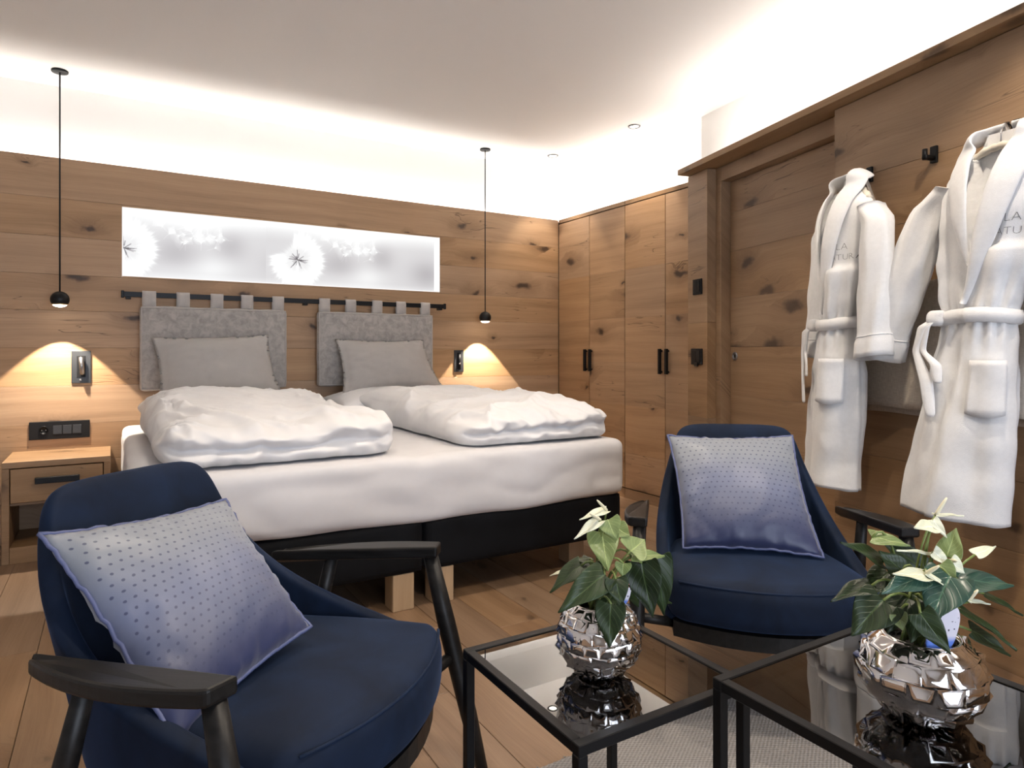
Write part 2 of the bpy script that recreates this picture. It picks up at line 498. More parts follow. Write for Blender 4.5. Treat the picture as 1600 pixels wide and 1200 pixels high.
# ---- wall behind the bed: white wall, oak boards standing in front of it
wall_back = box('wall_back', -1.62, 4.05, 4.83, 4.95, 0, CEIL, PAINT)
tag(wall_back, 'wall behind the bed, oak boards below and glowing white cove above', 'wall', kind='structure')
LBX0, LBX1, LBZ0, LBZ1 = 0.053, 2.188, 1.567, 1.991
WTOP = 2.243
def rect_minus(x0, x1, z0, z1, h):
    hx0, hx1, hz0, hz1 = h
    if x1 <= hx0 or x0 >= hx1 or z1 <= hz0 or z0 >= hz1: return [(x0, x1, z0, z1)]
    R = []
    if x0 < hx0: R.append((x0, hx0, z0, z1))
    if x1 > hx1: R.append((hx1, x1, z0, z1))
    a, b = max(x0, hx0), min(x1, hx1)
    if z0 < hz0: R.append((a, b, z0, hz0))
    if z1 > hz1: R.append((a, b, hz1, z1))
    return R
def wall_planks(parent, x0, x1, zs, yface, thick, mat, hole=None, cuts=None, name='plank', gap=0.0012):
    pl = parent.location if parent.rotation_euler.z == 0 else Vector((0, 0, 0))
    for i in range(len(zs) - 1):
        xs = [x0] + list((cuts or {}).get(i, [])) + [x1]
        for xa, xb in zip(xs, xs[1:]):
            for (a, b, c, d) in (rect_minus(xa, xb, zs[i], zs[i + 1], hole) if hole else [(xa, xb, zs[i], zs[i + 1])]):
                me = box_mesh(name, b - a - gap, thick, d - c - gap, 0.0008, 1)
                link(name, me, mat, parent, ((a + b) / 2 - pl.x, yface + thick / 2 - pl.y, (c + d) / 2 - pl.z))
zs = [0, 0.225, 0.45, 0.675, 0.90, 1.125, 1.345, 1.557, 1.78, 2.004, WTOP]
HOLE = (LBX0, LBX1, LBZ0, LBZ1)
wall_planks(wall_back, -1.60, WARDX - 0.002, zs, BACKY, 0.024, OAK, HOLE)
V, F = [], []
for (a, b, c, d) in rect_minus(-1.60, 4.0, 0.0, WTOP - 0.01, (LBX0 - .01, LBX1 + .01, LBZ0 - .01, LBZ1 + .01)):
    k = len(V)
    V += [(a, BACKY + 0.0245, c), (b, BACKY + 0.0245, c), (b, BACKY + 0.0245, d), (a, BACKY + 0.0245, d), (a, BACKY + 0.034, c), (b, BACKY + 0.034, c), (b, BACKY + 0.034, d), (a, BACKY + 0.034, d)]
    F += [(k, k + 1, k + 2, k + 3), (k + 5, k + 4, k + 7, k + 6), (k + 3, k + 2, k + 6, k + 7), (k + 1, k, k + 4, k + 5), (k + 4, k, k + 3, k + 7), (k + 1, k + 5, k + 6, k + 2)]
mk('backing_board', [Vector(v) - wall_back.location for v in V], F, JOINT, wall_back, smooth=False)
box('led_tape', -1.5, 3.7, 4.775 , 4.795, 2.17, 2.176, LED, None).parent = None
bpy.data.objects['led_tape'].parent = wall_back
bpy.data.objects['led_tape'].location -= wall_back.location

# ---- outer walls (left, rear with the balcony window, far right)
wall_left = tag(box('wall_left', -1.74, -1.62, -2.45, 4.95, 0, CEIL, PAINT), 'plain white side wall beyond the nightstand', 'wall', kind='structure')
wr = empty('wall_rear', (0, -2.45, 0), 0, 'white wall with the balcony window behind the seating group', 'wall', kind='structure')
WX0, WX1, WZ0, WZ1 = -0.75, 2.25, 0.10, 2.30
for (a, b, c, d) in rect_minus(-1.62, 4.05, 0, CEIL, (WX0, WX1, WZ0, WZ1)):
    box('wall_section', a, b, -0.12, 0, c, d, PAINT, wr)
win = empty('window_1', (0, -2.45, 0), 0, 'wide balcony window with dark frame and three panes', 'window', kind='structure')
FRM = plain('dark_frame', (0.05, 0.035, 0.025), 0.5)
for k in range(4):
    xx = WX0 + (WX1 - WX0) * k / 3
    box('frame_post', xx - (0.0 if k == 0 else 0.035), xx + (0.07 if k == 0 else (0.0 if k == 3 else 0.035)), -0.09, -0.03, WZ0, WZ1, FRM, win, 0.004)
for zz in (WZ0, WZ1 - 0.07):
    box('frame_rail', WX0 + 0.07, WX1 - 0.035, -0.088, -0.032, zz, zz + 0.07, FRM, win, 0.004)
for k in range(3):
    a = WX0 + (WX1 - WX0) * k / 3
    box('pane', a + 0.07, a + 0.965, -0.063, -0.057, WZ0 + 0.07, WZ1 - 0.07, WGLASS, win)
tag(box('wall_right_outer', 4.05, 4.17, -2.45, 4.95, 0, CEIL, PAINT), 'white wall behind the wardrobes', 'wall', kind='structure')

# ---- white upper walls of the coves on the right
def prism(name, poly, z0, z1, mat, parent=None):
    n = len(poly)
    V = [(p[0], p[1], z0) for p in poly] + [(p[0], p[1], z1) for p in poly]
    F = [tuple(range(n - 1, -1, -1)), tuple(range(n, 2 * n))] + [(i, (i + 1) % n, n + (i + 1) % n, n + i) for i in range(n)]
    return mk(name, V, F, mat, parent, smooth=False)
C0 = Vector((3.435, 3.198)); C1 = Vector((3.194, 1.593)); cd = (C1 - C0).normalized(); C2 = C0 + cd * 5.72
tag(prism('wall_right_upper', [(C0.x, C0.y), (C2.x, C2.y), (4.05, C2.y), (4.05, C0.y)], WTOP + 0.002, CEIL, PAINT), 'white cove wall above the oak ledge, washed by light', 'wall', kind='structure')
tag(box('wall_cove', 3.62, 4.05, C0.y, 4.83, WTOP + 0.002, CEIL, PAINT), 'white cove wall glowing above the wardrobes', 'wall', kind='structure')
box('led_tape', 3.51, 3.53, 3.25, 4.7, WTOP + .001, WTOP + .007, LED, None)
o = bpy.data.objects['led_tape.001']; wc = bpy.data.objects['wall_cove']; o.parent = wc; o.location -= wc.location

# ---- slanted oak wall on the right with the sliding door
wall_right = empty('wall_right', W0, WANG, 'slanted oak wall with the sliding door where the robes hang', 'wall', kind='structure')
# local frame: x towards the camera, -y into the room
PZ = [0, 0.20, 0.42, 0.66, 0.91, 1.13, 1.37, 1.62, 1.86, 2.203]
PANX0, PANX1 = -0.695, 3.62
wall_planks(wall_right, PANX0, PANX1, PZ, 0.0, 0.03, OAK_DOOR, None, {0: [1.2], 1: [0.4], 2: [1.7], 3: [0.9], 4: [1.5], 5: [0.6], 6: [1.9], 7: [1.0], 8: [0.75]})
box('backing_board', PANX0 + 0.002, PANX1, 0.031, 0.045, 0, 2.2, JOINT, wall_right)
box('wall_core', -1.70, 3.62, 0.19, 0.24, 0, 2.2, JOINT, wall_right)
# end pillar of vertical-face oak boards
wall_planks(wall_right, -1.906, -1.697, [0, 0.70, 1.28, 2.203], 0.0, 0.19, OAK_DOOR)
# ledge that hides the light above
ledge = box('trim_1', -1.905, 3.62, -0.075, 0.56, 2.206, 2.240, OAK_FURN, None, 0.002)
tag(ledge, 'long oak ledge with hidden light above the sliding door', 'ledge', kind='structure')
ledge.rotation_euler = (0, 0, WANG)
ledge.location = W0 + Matrix.Rotation(WANG, 3, 'Z') @ ledge.location
box('led_tape', -1.85, 3.5, 0.10 - 0.2425 - 0.01, 0.10 - 0.2425 + 0.01, 0.0175, 0.0225, LED, ledge)
bpy.data.objects['led_tape.002'].location.x = 0
# door frame and door
dframe = empty('trim_2', W0, WANG, 'oak frame round the sliding door', 'door frame', kind='structure')
box('jamb', -1.696, -1.646, 0.06, 0.188, 0, 2.203, OAK_DOOR, dframe, 0.002)
box('head', -1.645, -0.66, 0.06, 0.188, 2.118, 2.203, OAK_DOOR, dframe, 0.002)
door = empty('door_1', W0, WANG, 'oak sliding door half hidden behind the wall with hooks', 'door', kind='structure')
wall_planks(door, -1.643, -0.62, [0.008, 0.27, 0.56, 0.84, 1.13, 1.42, 1.70, 1.93, 2.115], 0.125, 0.03, OAK_DOOR, name='board', gap=0.0008)
box('door_core', -1.643, -0.62, 0.156, 0.17, 0.008, 2.115, JOINT, door)
lathe('ring_pull', [(0.0, 0.001), (0.012, 0.001), (0.014, 0.005), (0.021, 0.006), (0.025, 0.003), (0.026, 0.0)], STEEL, door, 24, (-1.60, 0.1245, 1.075), rot=(PI / 2, 0, 0))
box('key_slot', -1.603, -1.597, 0.120, 0.1235, 1.067, 1.083, BLACKM, door)

# ================================================================== THINGS ON THE BACK WALL
# ---- backlit dandelion picture
def dandelion_print():
    W, H = LBX1 - LBX0, LBZ1 - LBZ0
    nx, ny = 700, 140
    X, Z = np.meshgrid(np.linspace(0, W, nx), np.linspace(0, H, ny))
    R = np.random.RandomState(5)
    L = np.full(X.shape, 0.885)
    per = 1.066
    U = np.where(X < 0.86, X - 0.01, X - 0.01 - per)            # the picture repeats, flower at U=0
    Zc = Z - 0.185
    def blob(cx, cz, sx, sz, a):
        return a * np.exp(-(((U - cx) / sx) ** 2 + ((Z - cz) / sz) ** 2))
    L += blob(0.40, 0.36, 0.30, 0.12, 0.10) + blob(0.30, 0.06, 0.22, 0.07, 0.08)
    L -= blob(0.30, 0.20, 0.13, 0.12, 0.10) + blob(0.62, 0.25, 0.10, 0.10, 0.12) + blob(0.30, 0.10, 0.25, 0.10, 0.05)
    L += blob(0.52, 0.10, 0.14, 0.08, 0.10)
    def seg(ax, az, bx, bz, w, a):
        nonlocal L
        m = (U > min(ax, bx) - 0.02) & (U < max(ax, bx) + 0.02) & (Z > min(az, bz) - 0.02) & (Z < max(az, bz) + 0.02)
        if not m.any(): return
        px, pz = U[m] - ax, Z[m] - az
        dx, dz = bx - ax, bz - az
        t = np.clip((px * dx + pz * dz) / (dx * dx + dz * dz + 1e-9), 0, 1)
        d = np.hypot(px - t * dx, pz - t * dz)
        L[m] += a * np.exp(-(d / w) ** 2)
    # flower head: white fuzzy ball with a bite missing at upper left
    r = np.hypot(U, Zc); th = np.arctan2(Zc, U)
    jag = 0.010 * np.sin(th * 23) + 0.007 * np.sin(th * 41 + 1.3) + 0.005 * np.sin(th * 67)
    Rr = 0.182 + jag * 0.6
    bite = 1 / (1 + np.exp(-((th - 2.35) ** 2 - 0.30) / 0.08))
    Rr = Rr * (0.52 + 0.48 * bite)
    ball = 1 / (1 + np.exp((r - Rr) / 0.008))
    rays = 0.5 + 0.5 * np.sin(th * 57 + 6 * np.sin(th * 5)) * np.sin(th * 31)
    inner = 0.945 + 0.10 * rays * np.clip(r / 0.10, 0, 1)
    L = L * (1 - ball) + ball * (inner + 0.10 * np.clip((r - 0.07) / 0.08, 0, 1))
    for k in range(26):                            # dark seeds in the heart
        a = R.uniform(0, 2 * PI); r0 = R.uniform(0.0, 0.02); r1 = r0 + R.uniform(0.02, 0.06)
        seg(r0 * math.cos(a), 0.185 + r0 * math.sin(a), r1 * math.cos(a), 0.185 + r1 * math.sin(a), 0.0022, -0.5 * R.uniform(0.5, 1))
    seg(0.0, 0.18, -0.01, 0.0, 0.006, 0.18)
    # drifting seeds
    for k in range(26):
        cx = R.uniform(0.20, 0.60); cz = 0.36 - (cx - 0.2) * 0.25 + R.uniform(-0.09, 0.05)
        a0 = R.uniform(0, 2 * PI); ln = R.uniform(0.03, 0.055)
        for q in range(9):
            a = a0 + (q - 4) * 0.22
            seg(cx, cz, cx + ln * math.cos(a), cz + ln * math.sin(a), 0.0024, 0.055)
        seg(cx, cz, cx - 0.05 * math.cos(a0), cz - 0.05 * math.sin(a0), 0.002, 0.05)
    L += blob(1.0, 0.14, 0.14, 0.10, -0.14)
    L += 0.16 * np.clip((Z - H * 0.72) / (H * 0.28), 0, 1) ** 1.5 + 0.08 * np.clip((0.05 - Z) / 0.05, 0, 1)  # edges lightened, mostly the top: glow by the reveals put into the print
    L = np.clip(L, 0.35, 1.06)
    dark = np.clip((0.98 - L) / 0.4, 0, 1)
    rgb = np.stack([L, L * (1 - 0.035 * dark), L * (1 - 0.010 * dark)], -1)
    lin = np.clip(rgb, 0, 1.1) ** 2.2
    V = np.stack([X.ravel() - W / 2, np.zeros(X.size), Z.ravel() - H / 2], -1)
    idx = np.arange(nx * ny).reshape(ny, nx)
    F = np.stack([idx[:-1, :-1].ravel(), idx[:-1, 1:].ravel(), idx[1:, 1:].ravel(), idx[1:, :-1].ravel()], -1)
    me = bpy.data.meshes.new('print')
    me.from_pydata(V.tolist(), [], F.tolist()); me.update()
    at_ = me.color_attributes.new('print', 'FLOAT_COLOR', 'POINT')
    at_.data.foreach_set('color', np.concatenate([lin.reshape(-1, 3), np.ones((X.size, 1))], 1).ravel().astype(np.float32))
    m = NT('dandelion_print')
    a = m.node('ShaderNodeAttribute', attribute_name='print')
    m.col((0.02, 0.02, 0.02)); m.t.links.new(a.outputs['Color'], m.b.inputs['Emission Color']); m.p(Emission_Strength=0.60, Roughness=0.4)
    me.materials.append(m.m)
    return me
lb = empty('light_box', ((LBX0 + LBX1) / 2, BACKY, (LBZ0 + LBZ1) / 2), 0, 'long backlit dandelion picture sunk into the oak wall above the bed', 'picture')
link('print', dandelion_print(), None, lb, (0, 0.094, 0))
hw_, hh_ = (LBX1 - LBX0) / 2, (LBZ1 - LBZ0) / 2
WREV = plain('white_reveal', (0.85, 0.84, 0.84), 0.5)
EDGE = emis('glowing_white_reveal', (1.0, 0.98, 0.98), 0.66)  # emission on the white reveals stands in for light falling on them
box('reveal', -hw_ + .0005, -hw_ + 0.006, -0.002, 0.092, -hh_ + .0005, hh_ - .0005, EDGE, lb)
box('reveal', hw_ - 0.006, hw_ - .0005, -0.002, 0.092, -hh_ + .0005, hh_ - .0005, EDGE, lb)
box('reveal', -hw_ + 0.006, hw_ - 0.006, -0.002, 0.092, hh_ - 0.006, hh_ - .0005, EDGE, lb)
box('reveal', -hw_ + 0.006, hw_ - 0.006, -0.002, 0.092, -hh_ + .0005, -hh_ + 0.006, EDGE, lb)
box('back_panel', -hw_ + .001, hw_ - .001, 0.095, 0.108, -hh_ + .001, hh_ - .001, WREV, lb)

# ---- curtain rod with the two hanging headboard cushions
RODZ, RODY = 1.452, BACKY - 0.055
rod = empty('curtain_rod', (1.13, BACKY, RODZ), 0, 'long flat black rod on the oak wall carrying the headboard cushions', 'rod')
box('bar', -1.07, 1.07, -0.059, -0.051, -0.016, 0.016, BLACKM, rod, 0.002)
for xx in (-1.045, 0.02, 1.045):
    box('bracket', xx - 0.014, xx + 0.014, -0.0505, -0.001, -0.028, -0.008, BLACKM, rod, 0.003)
for xx in (-1.075, 1.075):
    box('end_cap', xx - 0.008, xx + 0.008, -0.066, -0.044, -0.022, 0.022, BLACKM, rod, 0.003)

def headboard(xc, label):
    w, h, th = 0.872, 0.525, 0.06
    r = empty('headboard_cushion', (xc, BACKY, 1.122), 0, label, 'headboard cushion', 'headboard cushions hanging from the rod')
    V, F = rbox_geo(w, th, h, 0.026, (36, 6, 24))
    for v in V:
        e = max(0, 1 - (min(w / 2 - abs(v.x), h / 2 - abs(v.z)) / 0.05))
        s = -1 if v.y < 0 else 1
        v.y += s * (0.010 * (1 - abs(v.x / w * 2) ** 4) * (1 - abs(v.z / h * 2) ** 4)) + 0.004 * nz(v.x * 9 + xc * 5, v.z * 9, v.y * 3)
        v.x += 0.004 * nz(v.z * 12, xc, 4) ; v.z += 0.004 * nz(v.x * 10, xc, 9)
        if v.y > 0.02: v.y = min(v.y, 0.030)
    o = mk('cushion', V, F, GREYV, r, True, (0, -0.06, 0))
    pts = []
    for k in range(80):
        t = k / 80 * 4
        q = int(t); f = t - q
        c = [(-1, -1), (1, -1), (1, 1), (-1, 1), (-1, -1)]
        pts.append(((c[q][0] + (c[q + 1][0] - c[q][0]) * f) * (w / 2 - 0.010), -0.088, (c[q][1] + (c[q + 1][1] - c[q][1]) * f) * (h / 2 - 0.010)))
    pts.append(pts[0])
    tube('piping', pts, 0.004, GREYTAB, o, 6).location = (0, 0.06, 0)
    for k in range(5):
        xx = -w / 2 + 0.055 + k * (w - 0.11) / 4 + random.uniform(-0.006, 0.006)
        tw = 0.038
        prof = [(-0.062, 0.235), (-0.066, 0.30), (-0.067, 0.332), (-0.062, 0.350), (-0.055, 0.353), (-0.048, 0.350), (-0.044, 0.332), (-0.045, 0.30), (-0.048, 0.235)]
        V, F = [], []
        for (yy, zz) in prof:
            for sx in (-1, -0.33, 0.33, 1):
                V.append((xx + sx * tw + 0.003 * nz(zz * 9, xx * 7), yy, zz))
        for i in range(len(prof) - 1):
            for j in range(3): F.append((i * 4 + j, i * 4 + j + 1, i * 4 + 5 + j, i * 4 + 4 + j))
        t = mk('tab_loop', V, F, GREYTAB, r)
        sm = t.modifiers.new('thickness', 'SOLIDIFY'); sm.thickness = 0.003; sm.offset = 0
    return r
headboard(0.58, 'silver-grey velvet headboard cushion on the rod, nearer to the nightstand')
headboard(1.659, 'silver-grey velvet headboard cushion on the rod, nearer to the wardrobes')

# ---- pendant lamps
def pendant(x, y, zb, label, pw):
    r = empty('pendant_lamp', (x, y, 0), 0, label, 'pendant lamp', 'black ball pendants either side of the bed')
    lathe('ceiling_rose', [(0.0, CEIL - 0.012), (0.040, CEIL - 0.012), (0.042, CEIL - 0.009), (0.042, CEIL - 0.001), (0, CEIL - 0.001)], BLACKM, r, 24)
    tube('cord', [(0, 0, zb + 0.045), (0, 0, (zb + CEIL) / 2), (0, 0, CEIL - 0.01)], 0.0042, BLACKP, r, 8)
    R = 0.047
    prof = [(0.001, R)] + [(R * math.sin(a), R * math.cos(a)) for a in [PI * k / 28 for k in range(2, 20)]] + [(R * 0.78, -R * 0.48), (R * 0.74, -R * 0.40)]
    b = lathe('shade', prof, BLACKM, r, 32, (0, 0, zb))
    lathe('brass_ring', [(R * 0.80, -R * 0.48), (R * 0.86, -R * 0.54), (R * 0.78, -R * 0.66), (R * 0.70, -R * 0.62)], BRASS, b, 32)
    lathe('lens', [(R * 0.74, -R * 0.58)] + [(R * 0.80 * math.cos(a), -R * 0.5 - R * 0.42 * math.sin(a)) for a in [PI / 2 * k / 8 for k in range(2, 9)]], LAMPGLOW, b, 24)
    spot_light('pendant_spot', (x, y, zb - R * 1.02), pw, WARM, math.radians(80), 0.05, 0.012)
    return r
pendant(-0.254, 4.555, 1.398, 'black ball pendant lamp hanging above the nightstand', 45)
pendant(2.519, 4.585, 1.372, 'black ball pendant lamp hanging beside the wardrobes', 45)

# ---- reading lamps and sockets on the oak wall
PLATE = plain('anthracite_plate', (0.055, 0.058, 0.062), 0.45, 0.5)
def reading_lamp(xc, zc, w, h, arm, label):
    r = empty('reading_lamp', (xc, BACKY, zc), 0, label, 'reading lamp', 'reading lamps on the oak wall')
    box('plate', -w / 2, w / 2, -0.009, -0.0005, -h / 2, h / 2, PLATE, r, 0.002)
    if arm:
        box('recess', -0.022, 0.022, -0.0115, -0.009, -0.062, 0.066, BLACKP, r, 0.001)
        tube('joint', [(0.004, -0.012, -0.045), (0.006, -0.035, -0.03)], 0.008, BLACKM, r, 10)
        V, F = tube_geo([(0.006, -0.030, -0.045), (0.0, -0.034, 0.058)], 0.0125, 16)
        mk('lamp_head', V, F, STEEL, r)
        lathe('push_button', [(0.0, 0.004), (0.006, 0.004), (0.007, 0.0)], CHROME, r, 16, (-0.004, -0.009, -0.078), rot=(PI / 2, 0, 0))
    else:
        box('recess', -0.018, 0.018, -0.0115, -0.009, -0.066, 0.066, BLACKP, r, 0.001)
        V, F = tube_geo([(0.0, -0.013, -0.055), (0.0, -0.013, 0.055)], 0.011, 16)
        mk('lamp_head', V, F, BLACKM, r)
        lathe('push_button', [(0.0, 0.003), (0.006, 0.003), (0.007, 0.0)], CHROME, r, 16, (0, -0.0255, -0.02), rot=(PI / 2, 0, 0))
    return r
reading_lamp(-0.157, 1.011, 0.098, 0.192, True, 'slim reading lamp folded out of its dark plate above the nightstand')
reading_lamp(2.352, 1.029, 0.082, 0.172, False, 'slim reading lamp folded flush in its dark plate nearer to the wardrobes')
so = empty('socket_strip', (-0.262, BACKY, 0.642), 0, 'wide black socket and switch strip above the nightstand', 'socket')
box('plate', -0.148, 0.148, -0.011, -0.0005, -0.052, 0.052, BLACKP, so, 0.003)
lathe('socket_cup', [(0.0, 0.0), (0.019, 0.0), (0.021, 0.006), (0.024, 0.006), (0.025, 0.0)], BLACKM, so, 24, (-0.078, -0.0112, 0.002), rot=(PI / 2, 0, 0))
for sx in (-0.010, 0.010): lathe('pin_hole', [(0.0, 0.0035), (0.003, 0.0035), (0.0035, 0.0)], STEEL, so, 10, (-0.078 + sx, -0.0112, 0.002), rot=(PI / 2, 0, 0))
for k in range(3): box('rocker', -0.034 + k * 0.048, 0.010 + k * 0.048, -0.0145, -0.0112, -0.024, 0.028, PLATE, so, 0.002)

# ---- recessed downlights
RING = plain('brushed_ring', (0.16, 0.16, 0.17), 0.35, 0.8)
def downlight(x, y, label, pw, ang=70, grp='recessed ceiling downlights'):
    r = empty('downlight', (x, y, CEIL), 0, label, 'downlight', grp)
    lathe('trim_ring', [(0.030, -0.001), (0.032, -0.007), (0.043, -0.006), (0.045, -0.001)], RING, r, 28)
    lathe('lens', [(0.0005, -0.003), (0.030, -0.003)], LAMPGLOW, r, 24)
    spot_light('downlight_spot', (x, y, CEIL - 0.012), pw, (1.0, 0.86, 0.70), math.radians(ang), 0.35, 0.028)
    return r
downlight(3.075, 4.452, 'small recessed downlight in the ceiling farther from the camera', 20)
downlight(3.167, 3.574, 'small recessed downlight in the ceiling nearer to the oak ledge', 24)
for (dx, dy, nm) in ((0.55, 2.30, 'the foot of the bed, nightstand side'), (1.75, 2.15, 'the foot of the bed, wardrobe side'), (0.75, 0.55, 'the lower glass table'), (1.95, 0.75, 'the taller glass table')):
    downlight(dx, dy, 'small recessed downlight in the ceiling above ' + nm, 40 if dy > 1 else 52, 110)

# ================================================================== FURNITURE
# ---- wardrobes
BZ = [0.078, 0.34, 0.70, 1.02, 1.36, 1.72, 2.205]
def wardrobe(y_far, y_near, label):
    w = y_far - y_near
    # local x runs along the doors towards the camera, -y faces the room
    r = empty('wardrobe', (WARDX, y_far, 0), -PI / 2, label, 'wardrobe', 'built-in oak wardrobes')
    box('carcass', 0.002, w - 0.002, 0.022, 0.56, 0.0, 2.21, JOINT, r)
    box('plinth', 0.001, w - 0.001, 0.002, 0.021, 0.0, 0.070, OAK_DOOR, r)
    box('top_trim', 0.001, w - 0.001, 0.0, 0.56, 2.2125, WTOP, OAK_FURN, r, 0.001)
    for k in range(2):
        a, b = w * k / 2 + 0.0028, w * (k + 1) / 2 - 0.0028
        d = box('door', a, b, 0.012, 0.0215, 0.076, 2.2095, JOINT, r)
        for z0, z1 in zip(BZ, BZ[1:]):
            me = box_mesh('board', b - a, 0.0115, z1 - z0 - 0.0005, 0.0006, 1)
            link('board', me, OAK, d, (0, -0.0107, (z0 + z1) / 2 - d.location.z))
        hx = (b - 0.030) if k == 0 else (a + 0.030)
        hx -= d.location.x
        V, F = [], []
        h = box('handle', hx - 0.010, hx + 0.010, -0.050, -0.030, 0.945 - d.location.z, 1.122 - d.location.z, BLACKM, d, 0.002)
        for zz in (0.96, 1.107):
            box('handle_post', hx - 0.006, hx + 0.006, -0.030, -0.0166, zz - 0.006 - d.location.z, zz + 0.006 - d.location.z, BLACKM, d)
    return r
wardrobe(4.717, 3.853, 'built-in oak wardrobe of two doors in the corner by the bed wall')
wardrobe(3.851, 2.995, 'built-in oak wardrobe of two doors next to the switch pillar')

# ---- switches on the pillar
def switch(xl, zc, w, h, label, knob=False):
    c = W0 + Matrix.Rotation(WANG, 3, 'Z') @ Vector((xl, 0, zc))
    r = empty('wall_switch', c, WANG, label, 'switch', 'black switches on the oak pillar')
    box('plate', -w / 2, w / 2, -0.010, -0.0005, -h / 2, h / 2, BLACKP, r, 0.002)
    box('rocker', -w * 0.36, w * 0.02, -0.015, -0.0101, -h * 0.36, h * 0.38, BLACKP, r, 0.002)
    box('rocker', w * 0.04, w * 0.38, -0.015, -0.0101, -h * 0.36, h * 0.38, BLACKP, r, 0.002)
    if knob: box('key_card', -w * 0.1, w * 0.2, -0.018, -0.0101, -h * 0.62, -h * 0.4, BLACKM, r, 0.001)
    return r
switch(-1.792, 1.500, 0.092, 0.095, 'black square switch higher on the oak pillar')
switch(-1.800, 1.072, 0.115, 0.098, 'black switch with key slot lower on the oak pillar', True)

# ---- nightstand
ns = empty('nightstand', (-0.247, 0, 0), 0, 'small oak nightstand with one drawer and open shelf below', 'nightstand')
NX, NY0, NY1, NZ = 0.240, 4.275, 4.716, 0.528
box('top', -NX, NX, NY0, NY1, NZ - 0.032, NZ, OAK_FURN, ns, 0.002)
for s in (-1, 1): box('side_panel', s * NX - (0.032 if s > 0 else 0), s * NX + (0.032 if s < 0 else 0), NY0, NY1, 0.0, NZ - 0.0325, OAK_FURN, ns, 0.002, rot=None)
box('back_panel', -NX + 0.033, NX - 0.033, NY1 - 0.02, NY1, 0.085, NZ - 0.033, OAK_FURN, ns)
box('bottom_shelf', -NX + 0.033, NX - 0.033, NY0, NY1 - 0.021, 0.0, 0.085, OAK_FURN, ns, 0.002)
box('divider', -NX + 0.033, NX - 0.033, NY0 + 0.02, NY1 - 0.021, 0.298, 0.310, OAK_FURN, ns)
dr = box('drawer', -NX + 0.036, NX - 0.036, NY0 + 0.004, NY0 + 0.35, 0.314, 0.490, OAK_FURN, ns, 0.002)
box('handle', -0.098, 0.098, -0.211, -0.185, 0.008, 0.040, BLACKM, dr, 0.002)
for sx in (-0.075, 0.075): box('handle_post', sx - 0.006, sx + 0.006, -0.186, -0.1735, 0.018, 0.030, BLACKM, dr)

# ---- bed
BX0, BX1, BF, BH = 0.045, 2.265, 2.615, 4.680
BMID = (BX0 + BX1) / 2
bed = empty('double_bed', (BMID, 0, 0), 0, 'double bed with white fitted sheet on a dark velvet base and light wood block legs', 'bed')
for s in (-1, 1):
    xa, xb = (0.006, BX1 - BMID - 0.012) if s > 0 else (BX0 - BMID + 0.012, -0.006)
    V, F = rbox_geo(xb - xa, BH - BF - 0.03, 0.222, 0.018, (14, 14, 6))
    mk('base', V, F, DARKV, bed, True, ((xa + xb) / 2, (BH + BF) / 2 + 0.012, 0.265))
    for (lx, ly) in ((xa + 0.040 if s > 0 else xb - 0.136, BF + 0.035), (xb - 0.22 if s > 0 else xa + 0.13, BF + 0.18), (xa + 0.040 if s > 0 else xb - 0.136, BH - 0.2), (xb - 0.12 if s > 0 else xa + 0.03, BH - 0.2)):
        me = box_mesh('leg', 0.156, 0.096, 0.096, 0.003, 1)
        link('leg', me, PINE, bed, (lx + 0.048, ly + 0.048, 0.078), (0, PI / 2, 0))
MW, ML = BX1 - BX0, BH - BF
V, F = rbox_geo(MW, ML, 0.285, 0.048, (72, 56, 14))
for v in V:
    wx, wy, wz = v.x, v.y, v.z
    if v.z < -0.10:                                   # sheet tucked under, dips in the middle of the foot
        v.z -= 0.010 * math.sin(wx * 2.2 + 0.5) + 0.012 * nz(wx * 3, 2.0)
    sd = 0.005 * nz(wx * 2.5, wz * 9, wy * 2.5) + 0.006 * (1 - abs(nz(wx * 3 + wz * 7, wz * 5 - wx * 1.5, wy * 6))) ** 4
    if abs(v.y) > ML / 2 - 0.05: v.y += sd * 1.3
    if abs(v.x) > MW / 2 - 0.05: v.x += sd * 1.2
    if v.z > 0.1: v.z += 0.006 * nz(wx * 2, wy * 2, 3) - 0.010 * math.exp(-(wx / 0.05) ** 2)
    v.z += -0.006 * math.exp(-(wx / 0.12) ** 2) * (v.z < 0)
mt = mk('mattress', V, F, SHEET, bed, True, (0, (BH + BF) / 2, 0.513))
sub(mt, 1)

def wrn(x, y, s):
    return nz(x, y, s)

